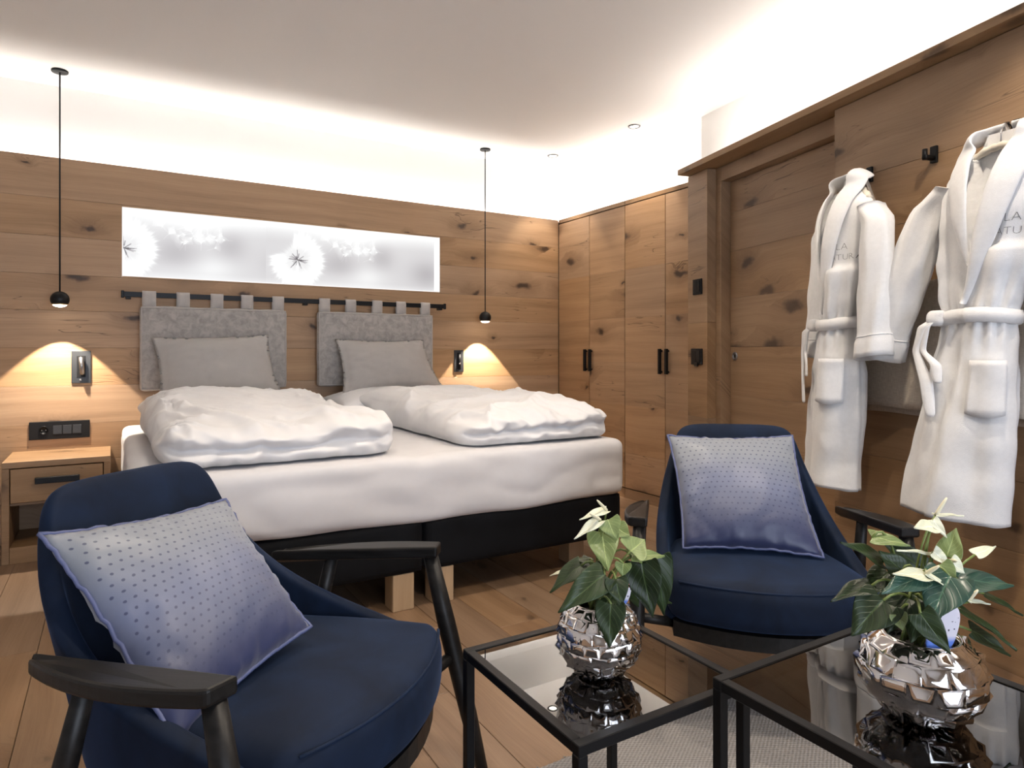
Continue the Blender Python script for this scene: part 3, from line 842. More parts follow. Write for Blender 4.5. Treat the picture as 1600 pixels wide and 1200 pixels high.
# ---- duvets: folded once, the fold facing the foot of the bed
def duvet(name, x0, x1, y0, y1, z0, hf, hb, seed, label, skew=0.0):
    w, l = x1 - x0, y1 - y0
    H = 1.0
    V, F = rbox_geo(w, l, 2.0, 0.10, (70, 90, 16))
    out = []
    for v in V:
        fx, fy, fz = v.x / (w / 2), v.y / (l / 2), v.z     # -1..1 ; fy=-1 is the foot
        t = (fy + 1) / 2
        h = hf + (hb - hf) * smoothstep(0.05, 0.95, t)
        # puff: thick in the middle, thinner at the rim
        rim = (1 - abs(fx) ** 4.0) ** 0.5 * (1 - abs(fy) ** 6.0) ** 0.5 if abs(fx) < 1 and abs(fy) < 1 else 0
        top = h * (0.74 + 0.26 * rim)
        lift = 0.085 * smoothstep(0.74, 0.92, t)
        z = z0 + lift + (fz + 1) / 2 * (top - lift)
        x, y = v.x, v.y
        sidez = math.sin((fz + 1) / 2 * PI)
        ex = smoothstep(0.80, 1.0, abs(fx)); ey = smoothstep(0.86, 1.0, abs(fy))
        x += math.copysign(1, fx) * ex * sidez * 0.030
        # foot side: two bulging layers with a crease between
        lay = abs(math.sin((fz + 1) / 2 * PI * 2))
        if fy < 0: y -= ey * (0.045 * lay + 0.015 * sidez)
        else: y += ey * 0.03 * sidez
        # wrinkles
        big = wrn(x * 2.2 + seed, y * 1.8, seed) * 0.030
        diag = wrn((x + y * 0.5) * 4.2, (y - x * 0.4) * 1.8 + seed, seed + 3) * 0.022
        a = wrn(x * 5.0 + seed, y * 2.5, seed + 5)
        ridge = (1 - abs(a)) ** 6 * 0.030 * smoothstep(0.9, -0.3, fy)
        fin = 1.3 * (1 - abs(wrn(x * 8 + y * 5, y * 5 + seed, seed + 8))) ** 8 * 0.018
        k = (fz + 1) / 2
        z += (big + diag + ridge + fin) * k
        if fy < -0.75: z += 0.016 * wrn(x * 12 + seed, z * 30, seed) * k; y += 0.026 * wrn(x * 9 + seed, z * 18, 2.0) + 0.014 * wrn(x * 22 + seed, z * 30, 5.0)
        if abs(fx) > 0.85: x += 0.016 * wrn(y * 6 + seed, z * 12, 4.0)
        x += skew * (fy) * 0.5 * l
        out.append(Vector((x, y, z)))
    o = mk(name, out, F, DUVET, None, True, ((x0 + x1) / 2, (y0 + y1) / 2, 0))
    sub(o, 1)
    tag(o, label, 'duvet', 'folded duvets on the bed')
    return o
MT = 0.662
duvet('duvet', 0.165, 1.035, 2.735, 4.33, MT - 0.003, 0.165, 0.228, 1.7, 'puffy white folded duvet on the bed half beside the nightstand', -0.01)
duvet('duvet', 1.405, 2.215, 2.715, 4.28, MT - 0.003, 0.165, 0.212, 8.3, 'puffy white folded duvet on the bed half beside the wardrobes', 0.0)

# ---- pillows
def pillow_geo(corn, T, n=28, pinch=0.07, wrk=0.006, seed=0.0, flange=0.0, uv=True):
    """corn: TL, TR, BR, BL; a puffed quilt between the four corners"""
    TL, TR, BR, BL = [Vector(c) for c in corn]
    nrm = ((TR - TL).cross(BL - TL)).normalized()
    V, UV = [], []
    idx = {}
    for side in (1, -1):
        for j in range(n + 1):
            for i in range(n + 1):
                u, v = i / n, j / n
                a, b = 2 * u - 1, 2 * v - 1
                # concave edges between the corners
                u2 = 0.5 + (u - 0.5) * (1 - pinch * (1 - b * b))
                v2 = 0.5 + (v - 0.5) * (1 - pinch * (1 - a * a))
                p = (TL * (1 - u2) + TR * u2) * (1 - v2) + (BL * (1 - u2) + BR * u2) * v2
                aa, bb = min(1, abs(a) / (1 - flange)), min(1, abs(b) / (1 - flange))
                sh = max(0, (1 - aa ** 2.2)) ** 0.55 * max(0, (1 - bb ** 2.2)) ** 0.55
                edge = max(aa, bb)
                wv = wrk * nz(u * 6 + seed, v * 5, seed) + wrk * 0.8 * (1 - abs(nz(u * 9 - v * 3 + seed, v * 7 + u * 4, seed + 2))) ** 5 * 1.6
                cw = min(wrk, 0.007) * 1.2 * smoothstep(0.5, 0.95, edge) * nz((a * b) * 9 + seed, (a - b) * 7, seed + 1)
                d = T * sh * side + (wv * (1 if side > 0 else 0.4) + cw) * (sh > 0) + (0.0012 * side)
                rim = (i in (0, n)) or (j in (0, n))
                if rim and side < 0:
                    idx[(side, i, j)] = idx[(1, i, j)]; continue
                idx[(side, i, j)] = len(V)
                V.append(p + nrm * (d if not rim else cw * 1.2)); UV.append((u, 1 - v))
    F = []
    for side in (1, -1):
        for j in range(n):
            for i in range(n):
                q = [idx[(side, i, j)], idx[(side, i + 1, j)], idx[(side, i + 1, j + 1)], idx[(side, i, j + 1)]]
                F.append(tuple(q if side > 0 else q[::-1]))
    return V, F, UV, idx

def add_uv(me, UV):
    lay = me.uv_layers.new(name='UVMap')
    for l in me.loops: lay.data[l.index].uv = UV[l.vertex_index]

def pillow(name, corn, T, mat, label, cat, grp=None, seed=0.0, flange=0.0, wrk=0.006, pinch=0.07, parent=None, piping=None, orig=None):
    org = orig if orig is not None else sum((Vector(c) for c in corn), Vector()) / 4
    V, F, UV, idx = pillow_geo([Vector(c) - org for c in corn], T, 30, pinch, wrk, seed, flange)
    me = mesh_of(name, V, F, True); add_uv(me, UV)
    o = link(name, me, mat, parent, org)
    tag(o, label, cat, grp)
    if piping:
        n = 30
        ring = [(i, 0) for i in range(n)] + [(n, j) for j in range(n)] + [(n - i, n) for i in range(n)] + [(0, n - j) for j in range(n)] + [(0, 0)]
        tube('piping', [V[idx[(1, i, j)]] for (i, j) in ring], 0.0045, piping, o, 6)
    return o
# white pillows under the duvets
pillow('white_pillow', [(0.20, 4.60, 0.79), (0.98, 4.60, 0.79), (0.98, 4.10, 0.75), (0.20, 4.10, 0.75)], 0.075, DUVET, 'plump white bed pillow under the duvet beside the nightstand', 'pillow', 'white bed pillows', 2.0)
pillow('white_pillow', [(1.24, 4.62, 0.785), (2.05, 4.62, 0.785), (2.05, 4.12, 0.745), (1.24, 4.12, 0.745)], 0.095, DUVET, 'plump white bed pillow peeping out beside the wardrobe-side duvet', 'pillow', 'white bed pillows', 6.0)
# taupe pillows leaning against the headboard cushions
pillow('grey_pillow', [(0.200, 4.570, 1.190), (0.885, 4.570, 1.215), (0.935, 4.420, 0.845), (0.235, 4.415, 0.815)], 0.085, PILLOW, 'taupe-grey pillow leaning on the headboard cushion nearer to the nightstand', 'pillow', 'taupe pillows against the headboard', 11.0, 0.07, 0.014, 0.07)
pillow('grey_pillow', [(1.325, 4.570, 1.190), (1.985, 4.570, 1.190), (2.075, 4.425, 0.850), (1.330, 4.415, 0.815)], 0.085, PILLOW, 'taupe-grey pillow leaning on the headboard cushion nearer to the wardrobes', 'pillow', 'taupe pillows against the headboard', 15.0, 0.07, 0.014, 0.07)

# ---- rug
V, F = [], []
RX0, RX1, RY0, RY1 = 0.55, 2.06, -0.95, 1.452
rg = empty('rug', ((RX0 + RX1) / 2, (RY0 + RY1) / 2, 0), 0, 'light grey woven wool rug under the glass tables', 'rug')
box('weave', -(RX1 - RX0) / 2, (RX1 - RX0) / 2, -(RY1 - RY0) / 2, (RY1 - RY0) / 2, 0.0008, 0.011, RUG, rg, 0.004)
V, F = [], []
rr = random.Random(4)
for k in range(170):
    xx = -(RX1 - RX0) / 2 + (k + 0.5) * (RX1 - RX0) / 170
    y = (RY1 - RY0) / 2 - 0.004
    dx, dl = rr.uniform(-0.006, 0.006), rr.uniform(0.008, 0.020)
    b = len(V)
    V += [(xx - 0.003, y, 0.002), (xx + 0.003, y, 0.002), (xx + dx + 0.002, y + dl, 0.002), (xx + dx - 0.002, y + dl, 0.002), (xx, y, 0.009), (xx + dx, y + dl, 0.005)]
    F += [(b, b + 4, b + 5, b + 3), (b + 4, b + 1, b + 2, b + 5), (b + 3, b + 5, b + 2)]
tag(mk('fringe', V, F, RUG, rg), kind='stuff')

# ---- armchairs
def ombre(name, top, mid, bot, dots, dark=True, n=22, sw=None):
    m = NT(name)
    uv = m.sep(m.coord('UV'))
    wob = m.noise(m.coord('Object'), 5.0, 2.0)[0]
    f = m.math('ADD', uv[1], m.math('MULTIPLY', m.math('SUBTRACT', wob, 0.5), 0.25))
    base = m.ramp(f, [(0.08, bot), (0.50, mid), (0.80, top)])
    row = m.math('FLOOR', m.math('MULTIPLY', uv[1], n))
    sx = m.math('ADD', m.math('MULTIPLY', uv[0], n), m.math('MULTIPLY', m.math('MODULO', row, 2.0), 0.5))
    fx = m.math('SUBTRACT', m.math('FRACT', sx), 0.5)
    fy = m.math('SUBTRACT', m.math('FRACT', m.math('MULTIPLY', uv[1], n)), 0.5)
    d = m.math('SQRT', m.math('ADD', m.math('MULTIPLY', fx, fx), m.math('MULTIPLY', m.math('MULTIPLY', fy, fy), 1.4)))
    dot = m.mrange(d, 0.20, 0.13)
    brd = m.math('MINIMUM', m.math('MINIMUM', uv[0], m.math('SUBTRACT', 1.0, uv[0])), m.math('MINIMUM', uv[1], m.math('SUBTRACT', 1.0, uv[1])))
    dot = m.math('MULTIPLY', dot, m.mrange(brd, 0.03, 0.04))
    m.col(m.mix(m.math('MULTIPLY', dot, 0.8), base, dots))
    m.p(Roughness=0.42, Sheen_Weight=0.3, Specular_IOR_Level=0.45)
    m.bump(m.noise(m.coord('Object'), 500.0, 2.0)[0], 0.06, 0.002)
    return m.m
OMB = ombre('ombre_satin', (0.205, 0.225, 0.262), (0.125, 0.147, 0.235), (0.022, 0.030, 0.088), (0.022, 0.031, 0.085))
PIPE = plain('blue_piping', (0.085, 0.105, 0.22), 0.6)

TOPRIM = [(0.000, 0.668, 0.818), (0.105, 0.666, 0.818), (0.165, 0.660, 0.815), (0.200, 0.652, 0.803), (0.222, 0.640, 0.775), (0.240, 0.618, 0.715), (0.258, 0.580, 0.645), (0.274, 0.520, 0.575), (0.288, 0.440, 0.515), (0.298, 0.340, 0.470), (0.303, 0.220, 0.435), (0.303, 0.090, 0.405), (0.298, 0.010, 0.385)]
BOTRIM = [(0.000, 0.500, 0.270), (0.080, 0.500, 0.270), (0.130, 0.499, 0.270), (0.170, 0.496, 0.270), (0.200, 0.490, 0.270), (0.224, 0.478, 0.270), (0.244, 0.455, 0.270), (0.258, 0.420, 0.270), (0.270, 0.370, 0.270), (0.280, 0.300, 0.270), (0.286, 0.210, 0.270), (0.288, 0.095, 0.270), (0.286, 0.010, 0.270)]
def armchair(loc, b, label, fz=0.0):
    r = empty('armchair', (loc[0], loc[1], 0), -b, label, 'armchair', 'navy velvet armchairs')
    # shell: backrest and wings in one curved upholstered piece
    rim = [(-p[0], p[1], p[2]) for p in TOPRIM[:0:-1]] + TOPRIM
    bot = [(-p[0], p[1], p[2]) for p in BOTRIM[:0:-1]] + BOTRIM
    nv = 9
    V, F = [], []
    m = len(rim)
    for j in range(nv):
        v = j / (nv - 1)
        for a, c in zip(bot, rim):
            bow = 0.025 * math.sin(v * PI) * max(0, 1 - abs(c[0]) / 0.24)   # lumbar curve
            V.append((a[0] + (c[0] - a[0]) * v, a[1] + (c[1] - a[1]) * v - bow * 0.6, a[2] + (c[2] - a[2]) * v))
    for j in range(nv - 1):
        for i in range(m - 1): F.append((j * m + i, j * m + i + 1, (j + 1) * m + i + 1, (j + 1) * m + i))
    sh = mk('backrest', V, F, NAVY, r)
    md = sh.modifiers.new('thickness', 'SOLIDIFY'); md.thickness = 0.042; md.offset = 0.0
    sub(sh, 2)
    # seat cushion
    sy0, sy1, sz0, sz1 = -0.115, 0.50, 0.292, 0.432
    V, F = rbox_geo(0.585, sy1 - sy0, sz1 - sz0, 0.050, (26, 26, 10))
    for v in V:
        fy = (v.y + (sy1 - sy0) / 2) / (sy1 - sy0)
        v.x *= 1.04 - 0.16 * smoothstep(0.35, 1.0, fy)
        front = 1 - smoothstep(0.0, 0.35, fy)
        v.y += front * 0.085 * (v.x / 0.29) ** 2 * (1 if abs(v.x) > 0.0 else 0)        # rounded front line
        if v.z > 0: v.z += 0.012 * (1 - (v.x / 0.3) ** 2) * math.sin(min(1, fy * 1.1) * PI) - 0.020 * fy
        v.z += 0.002 * nz(v.x * 9, v.y * 9, 1)
    sc_ = mk('seat', V, F, NAVY, r, True, (0, (sy0 + sy1) / 2, (sz0 + sz1) / 2)); sub(sc_, 1)
    # seam along the front of the seat
    pts = []
    for k in range(25):
        xx = -0.262 + 0.524 * k / 24
        pts.append((xx * 1.04, sy0 + 0.014 + 0.085 * (xx * 1.0 / 0.29) ** 2, sz1 - 0.016))
    tube('seat_seam', pts, 0.0035, NAVY, r, 6)
    # wooden underframe
    V, F = [], []
    for zz in (0.245, 0.290):
        for k in range(13):
            xx = -0.285 + 0.57 * k / 12
            V.append((xx, sy0 + 0.022 + 0.085 * (xx / 0.29) ** 2, zz))
        V += [(0.285, 0.47, zz), (-0.285, 0.47, zz)]
    n = 15
    F = [tuple(range(n - 1, -1, -1)), tuple(range(n, 2 * n))] + [(i, (i + 1) % n, n + (i + 1) % n, n + i) for i in range(n)]
    mk('seat_frame', V, F, BLACKW, r, False)
    # arms and legs
    for s in (-1, 1):
        ins, outs = [], []
        N = 18
        for k in range(N + 1):
            t = k / N
            y = 0.015 + 0.50 * t
            xin = 0.362 - 0.030 * t
            wd = 0.036 + 0.048 * math.sin(PI * min(1, t * 0.92 + 0.10)) ** 0.8 - 0.018 * t
            z = 0.590 - 0.050 * t
            ins.append((s * xin, y, z)); outs.append((s * (xin + max(0.012, wd)), y + (0.012 if k == 0 else 0) - (0.02 if k == N else 0), z))
        bm = bmesh.new()
        loop = [bm.verts.new(p) for p in ins] + [bm.verts.new(p) for p in outs[::-1]]
        f = bm.faces.new(loop)
        ex = bmesh.ops.extrude_face_region(bm, geom=[f])
        for v in [g for g in ex['geom'] if isinstance(g, bmesh.types.BMVert)]: v.co.z -= 0.030
        bmesh.ops.recalc_face_normals(bm, faces=list(bm.faces))
        eds = [e for e in bm.edges if len(e.link_faces) == 2 and e.calc_face_angle(0) > 0.6]
        bmesh.ops.bevel(bm, geom=eds, offset=0.006, segments=2, profile=0.5, affect='EDGES')
        me = bpy.data.meshes.new('armrest'); bm.to_mesh(me); bm.free()
        ao = link('armrest', me, BLACKW, r)
        tube('leg', [(s * 0.385, 0.045, 0.565), (s * 0.392, 0.0, 0.38), (s * 0.398, -0.060, 0.15), (s * 0.400, -0.10, fz)], [0.019, 0.024, 0.022, 0.015], BLACKW, r, 14)
        tube('leg', [(s * 0.365, 0.335, 0.535), (s * 0.372, 0.385, 0.36), (s * 0.378, 0.445, 0.15), (s * 0.380, 0.49, 0.0)], [0.017, 0.021, 0.020, 0.014], BLACKW, r, 14)
        tube('side_rail', [(s * 0.275, 0.03, 0.268), (s * 0.396, -0.02, 0.30)], 0.015, BLACKW, r, 8)
        tube('side_rail', [(s * 0.270, 0.40, 0.268), (s * 0.374, 0.40, 0.30)], 0.015, BLACKW, r, 8)
    return r
CH1, B1 = (0.459, 1.342), math.radians(-40)
CH2, B2 = (1.675, 1.285), math.radians(40)
ch1 = armchair(CH1, B1, 'navy velvet armchair standing closest to the nightstand')
ch2 = armchair(CH2, B2, 'navy velvet armchair standing below the hanging robes', 0.0115)
def chloc(c, b, p):
    return Vector((c[0], c[1], 0)) + Matrix.Rotation(-b, 3, 'Z') @ Vector(p)
pillow('throw_cushion', [chloc(CH1, B1, p) for p in ((-0.290, 0.560, 0.745), (0.165, 0.520, 0.720), (0.075, 0.195, 0.470), (-0.300, 0.205, 0.400))], 0.068, OMB, 'blue ombre dotted cushion on the armchair closest to the nightstand', 'cushion', 'blue ombre cushions', 21.0, 0.0, 0.007, 0.08, piping=PIPE)
pillow('throw_cushion', [chloc(CH2, B2, p) for p in ((-0.262, 0.530, 0.783), (0.190, 0.530, 0.790), (0.205, 0.205, 0.437), (-0.235, 0.215, 0.445))], 0.072, OMB, 'blue ombre dotted cushion on the armchair below the robes', 'cushion', 'blue ombre cushions', 27.0, 0.0, 0.007, 0.07, piping=PIPE)

# ---- glass tables
def glass_table(x0, x1, y0, y1, h, label, b=0.020):
    r = empty('side_table', ((x0 + x1) / 2, (y0 + y1) / 2, 0), 0, label, 'side table', 'black steel and smoked glass tables')
    hx, hy = (x1 - x0) / 2, (y1 - y0) / 2
    for sx in (-1, 1):
        for sy in (-1, 1):
            cx, cy = sx * (hx - b / 2), sy * (hy - b / 2)
            box('leg', cx - b / 2, cx + b / 2, cy - b / 2, cy + b / 2, 0.0115, h - b, BLACKM, r, 0.0015, 1)
    zr = h - b
    for s in (-1, 1):
        box('rail', -hx, hx, s * (hy - b / 2) - b / 2, s * (hy - b / 2) + b / 2, zr, h, BLACKM, r, 0.0015, 1)
        box('rail', s * (hx - b / 2) - b / 2, s * (hx - b / 2) + b / 2, -hy + b, hy - b, zr, h, BLACKM, r, 0.0015, 1)
    V = [(-hx + b, -hy + b, h - 0.003), (hx - b, -hy + b, h - 0.003), (hx - b, hy - b, h - 0.003), (-hx + b, hy - b, h - 0.003)]
    V += [(a, c, h - 0.009) for (a, c, d) in V]
    mk('glass_top', V, [(0, 1, 2, 3), (7, 6, 5, 4), (0, 4, 5, 1), (1, 5, 6, 2), (2, 6, 7, 3), (3, 7, 4, 0)], SMOKE, r, False)
    return r
T1H, T2H = 0.45, 0.50
glass_table(0.658, 1.080, 0.878, 1.300, T1H, 'lower smoked-glass side table with black steel frame, nearer to the bed')
glass_table(0.950, 1.406, 0.400, 0.858, T2H, 'taller smoked-glass side table with black steel frame, nearer to the robes')

# ---- faceted silver vases
def vase(cx, cy, z, R, H, rim, ncol, nrow, seed, label):
    rd = random.Random(seed)
    V, F = [], []
    # profile: flattened ball with an open neck
    def prof(t):
        a = -PI / 2 * 0.80 + (PI / 2 * 0.80 + math.acos(rim / R) * 1.0) * t
        return R * math.cos(a), a
    zmin = math.sin(-PI / 2 * 0.80); zmax = math.sin(math.acos(rim / R))
    def pt(u, t, off=0.0):
        r, a = prof(t)
        zz = (math.sin(a) - zmin) / (zmax - zmin) * H
        th = 2 * PI * u
        nr = Vector((math.cos(a) * math.cos(th), math.cos(a) * math.sin(th), math.sin(a) * H / (2 * R)))
        return Vector((r * math.cos(th), r * math.sin(th), zz)) + nr.normalized() * off
    for j in range(nrow):
        shift = 0.5 * (j % 2) / ncol + rd.uniform(-.1, .1) / ncol
        t0, t1 = j / nrow, (j + 1) / nrow
        for i in range(ncol):
            u0, u1 = i / ncol + shift, (i + 1) / ncol + shift
            hh = rd.uniform(0.0, 0.034) * R * (0.5 if j in (0, nrow - 1) else 1)
            tu, tv = rd.uniform(-0.042, 0.042) * R, rd.uniform(-0.048, 0.048) * R
            b0 = len(V)
            for (uu, tt) in ((0, 0), (1, 0), (1, 1), (0, 1)):
                V.append(pt(u0 + (u1 - u0) * uu, t0 + (t1 - t0) * tt))
            for (g, lift) in ((0.07, 0.55), (0.17, 1.0)):
                for (uu, tt) in ((g, g), (1 - g, g), (1 - g, 1 - g), (g, 1 - g)):
                    V.append(pt(u0 + (u1 - u0) * uu, t0 + (t1 - t0) * tt, (hh + (tu if uu > .5 else -tu) + (tv if tt > .5 else -tv)) * lift))
            cpt = pt((u0 + u1) / 2, (t0 + t1) / 2, hh - 0.012 * R)
            V.append(cpt); c = b0 + 12
            for q in range(4):
                w = (q + 1) % 4
                F.append((b0 + q, b0 + w, b0 + 4 + w, b0 + 4 + q)); F.append((b0 + 4 + q, b0 + 4 + w, b0 + 8 + w, b0 + 8 + q))
                F.append((b0 + 8 + q, b0 + 8 + w, c))
    r = empty('vase', (cx, cy, z), 0, label, 'vase', 'faceted silver vases')
    o = mk('body', V, F, SILVER, r); 
    # inner wall, rim lip and foot
    ri, zi = prof(1.0)[0], H
    lathe('rim', [(ri + 0.001, zi - 0.002), (ri - 0.001, zi + 0.002), (ri - 0.006, zi + 0.001), (ri - 0.008, zi - 0.01), (ri + R * 0.2, zi - H * 0.35), (ri + R * 0.1, zi - H * 0.5)], SILVER, r, 40)
    rb = prof(0.0)[0]
    lathe('foot', [(0.0005, 0.0012), (rb, 0.0012), (rb + 0.002, 0.004)], SILVER, r, 32)
    lathe('soil', [(0.0005, zi - 0.018), (ri * 0.6, zi - 0.02), (ri - 0.004, zi - 0.024)], SOIL, r, 24)
    return r
V1 = Vector((0.850, 1.066, T1H)); V2 = Vector((1.150, 0.592, T2H))
vase(V1.x, V1.y, T1H - 0.003, 0.084, 0.142, 0.050, 17, 8, 5, 'round silver vase with small facets on the lower glass table')
vase(V2.x, V2.y, T2H - 0.003, 0.094, 0.134, 0.060, 14, 6, 9, 'wide silver vase with large facets on the taller glass table')

# ================================================================== ROBES, BAG AND HOOKS ON THE SLANTED WALL
def wpt(xl, yl, z):
    return W0 + Matrix.Rotation(WANG, 3, 'Z') @ Vector((xl, yl, z))
HOOKZ = 1.855
def hook(xl, label):
    r = empty('wall_hook', wpt(xl, 0, HOOKZ), WANG, label, 'hook', 'black wall hooks')
    box('back_plate', -0.014, 0.014, -0.012, -0.0005, -0.030, 0.034, BLACKM, r, 0.002)
    tube('peg', [(0, -0.010, -0.012), (0, -0.050, -0.012), (0, -0.056, -0.010)], 0.0105, BLACKM, r, 12)
    tube('peg_tip', [(0, -0.052, -0.022), (0, -0.052, 0.018)], 0.0095, BLACKM, r, 12)
    return r

# horizontal distances along the wall found from the photograph: hooks at x = 1352, 1450, 1577
def wall_x(px, off=0.0):
    u = (px - 800) / FOC
    d = FV + RV * u
    # intersect ray with the plane off metres in front of the wall
    p0 = W0 + NW * off
    # p0 - EW*s = d*t
    det = d.x * EW.y - d.y * EW.x
    t = (p0.x * EW.y - p0.y * EW.x) / det
    q = d * t - p0
    return -(q.dot(EW))
HX1, HX2, HX3 = wall_x(1352, 0.03), wall_x(1452, 0.03), wall_x(1580, 0.03)
hook(HX1, 'black wall hook carrying the robe nearer to the sliding door')
hook(HX2, 'empty black wall hook between the two white robes')
hook(HX3, 'black wall hook carrying the robe farther from the sliding door')

ROWS = [  # z, half width, half depth, y centre
    (0.500, 0.182, 0.100, 0.00), (0.62, 0.180, 0.100, 0.0), (0.80, 0.172, 0.098, 0.0), (1.00, 0.152, 0.094, 0.0), (1.14, 0.126, 0.084, 0.0),
    (1.222, 0.110, 0.074, 0.0), (1.30, 0.130, 0.080, 0.0), (1.42, 0.160, 0.088, 0.0), (1.56, 0.178, 0.088, 0.0), (1.66, 0.186, 0.080, 0.0),
    (1.725, 0.178, 0.066, 0.0), (1.765, 0.140, 0.054, 0.0), (1.800, 0.092, 0.046, 0.0), (1.835, 0.066, 0.044, 0.0), (1.868, 0.058, 0.040, 0.004)]
BELTZ = 1.222
RS = 0.927
def robe(xl, dist, yaw, label, seed, lean=0.0, wide=1.0, flare=(0.105, 0.105), text=True):
    """origin on the floor below the hanger; local -y is the front"""
    base = wpt(xl, -dist, 0)
    r = empty('bathrobe', base, WANG + yaw, label, 'bathrobe', 'white terry bathrobes')
    r.scale = (1, 1, RS); r.location.z = 0.545 - 0.5 * RS
    def vopen(z):
        return 0.072 * smoothstep(1.44, 1.80, z) + 0.006 * (z > 1.46)
    def body(th, z, off=0.0, folds=True):
        hw, hd, yc = interp(ROWS, z)
        hw *= wide
        c, s = math.cos(th), math.sin(th)
        n = 2.5
        x = hw * math.copysign(abs(c) ** (2 / n), c)
        y = hd * (0.55 if s > 0 else 1.0) * math.copysign(abs(s) ** (2 / n), s) + yc
        f = 0.0
        if folds:
            below = smoothstep(BELTZ + 0.02, 0.95, z)
            above = smoothstep(BELTZ - 0.02, BELTZ + 0.06, z) * smoothstep(1.75, 1.35, z)
            gather = math.exp(-((z - BELTZ) / 0.10) ** 2)
            f += 0.012 * below * math.sin(5 * th + seed + 1.2 * math.sin(z * 3 + seed)) * (0.6 + 0.6 * nz(th * 1.5, z * 2, seed))
            f += 0.008 * above * math.sin(9 * th + seed * 2 + 2 * z) + 0.007 * gather * math.sin(17 * th + seed)
            f += 0.014 * nz(x * 6 + seed, z * 4, y * 6 + seed)
            f += 0.006 * nz(x * 16 + seed, z * 11, y * 14)
        f += off
        nv = Vector((c / max(0.05, hw) * 0.1, s / max(0.03, hd) * 0.1, 0)).normalized()
        # the front panel laps over: a small step along the closing line
        xe = 0.010 + 0.05 * smoothstep(1.25, 1.46, z) * 0 - 0.03 * smoothstep(1.2, 0.5, z)
        if s < 0 and z < 1.46: f += 0.020 * smoothstep(xe - 0.005, xe + 0.005, x)
        p = Vector((x, y, z)) + nv * f
        p.x += lean * (1.8 - z)
        return p
    NT_, NZ_ = 104, 92
    zmax = ROWS[-1][0]
    V, F = [], []
    for j in range(NZ_ + 1):
        z = 0.50 + (zmax - 0.50) * j / NZ_
        for i in range(NT_):
            th = 2 * PI * i / NT_
            p = body(th, z)
            if math.sin(th) < 0 and z > 1.46:                 # neck opening: the lining of the back shows
                vo = vopen(z)
                q = smoothstep(vo, vo - 0.012, abs(p.x - lean * (1.8 - z)))
                if q > 0:
                    hd = interp(ROWS, z)[1]
                    p.y = p.y * (1 - q) + (hd * 0.25) * q
            if j == 0: p.z += 0.004 * nz(th * 3, seed)
            V.append(p)
    for j in range(NZ_):
        for i in range(NT_):
            F.append((j * NT_ + i, j * NT_ + (i + 1) % NT_, (j + 1) * NT_ + (i + 1) % NT_, (j + 1) * NT_ + i))
    V.append(Vector((lean * 1.2, 0, 0.56)))
    c = len(V) - 1
    for i in range(NT_): F.append((c, (i + 1) % NT_, i))
    mk('body', V, F, TERRY, r)
    # shawl collar: a soft roll from the back of the neck down both edges of the opening
    def lapel(s, zend, xend):
        pts = []
        N = 26
        for k in range(N + 1):
            t = k / N
            z = 1.872 + (zend - 1.872) * smoothstep(0.16, 1.0, t) if t > 0.16 else 1.872
            if t < 0.30:
                a = t / 0.30
                x = s * (0.010 + 0.088 * math.sin(a * PI / 2)); y = 0.040 - 0.078 * a * a
                z = 1.876 - 0.034 * a * a
            else:
                a = (t - 0.30) / 0.70
                z = 1.842 + (zend - 1.842) * a
                x = s * (vopen(z) + 0.012) * (1 - a) + a * xend if z > 1.46 else xend
                x = s * (0.098 * (1 - a) ** 0.75) + xend * a
                thh = -PI / 2 + math.asin(max(-1, min(1, x / (interp(ROWS, z)[0] * wide))))
                # front surface at this x
                hw, hd, yc = interp(ROWS, z); hw *= wide
                y = -hd * max(0.05, 1 - abs(x / hw) ** 2.5) ** (1 / 2.5) - 0.010 - 0.010 * math.sin(a * PI)
            pts.append(Vector((x + lean * (1.8 - z), y, z)))
        wd = [0.030 + 0.016 * math.sin(min(1, k / N * 1.3) * PI) - 0.020 * smoothstep(0.7, 1, k / N) for k in range(N + 1)]
        V, F = [], []
        M = 12
        for k, p in enumerate(pts):
            d = (pts[min(k + 1, N)] - pts[max(k - 1, 0)]).normalized()
            out = Vector((s * 0.4, -1, 0.15)) if k > 8 else Vector((s * math.sin(k / 8 * PI / 2) * .9, 0.6 - 1.3 * k / 8, 0.45))
            side = d.cross(out).normalized(); out = side.cross(d).normalized()
            for m in range(M):
                a = 2 * PI * m / M
                V.append(p + side * (math.cos(a) * wd[k]) + out * (math.sin(a) * (0.011 + 0.004 * nz(k * .5, m * .3, seed))))
        for k in range(N):
            for m in range(M): F.append((k * M + m, k * M + (m + 1) % M, (k + 1) * M + (m + 1) % M, (k + 1) * M + m))
        F.append(tuple(range(M))); F.append(tuple(N * M + m for m in range(M - 1, -1, -1)))
        return V, F
    V1_, F1_ = lapel(-1, 1.40, 0.012); V2_, F2_ = lapel(1, 1.27, -0.004)
    k = len(V1_)
    sub(mk('collar', V1_ + V2_, F1_ + [tuple(i + k for i in f) for f in F2_], TERRY, r), 1)
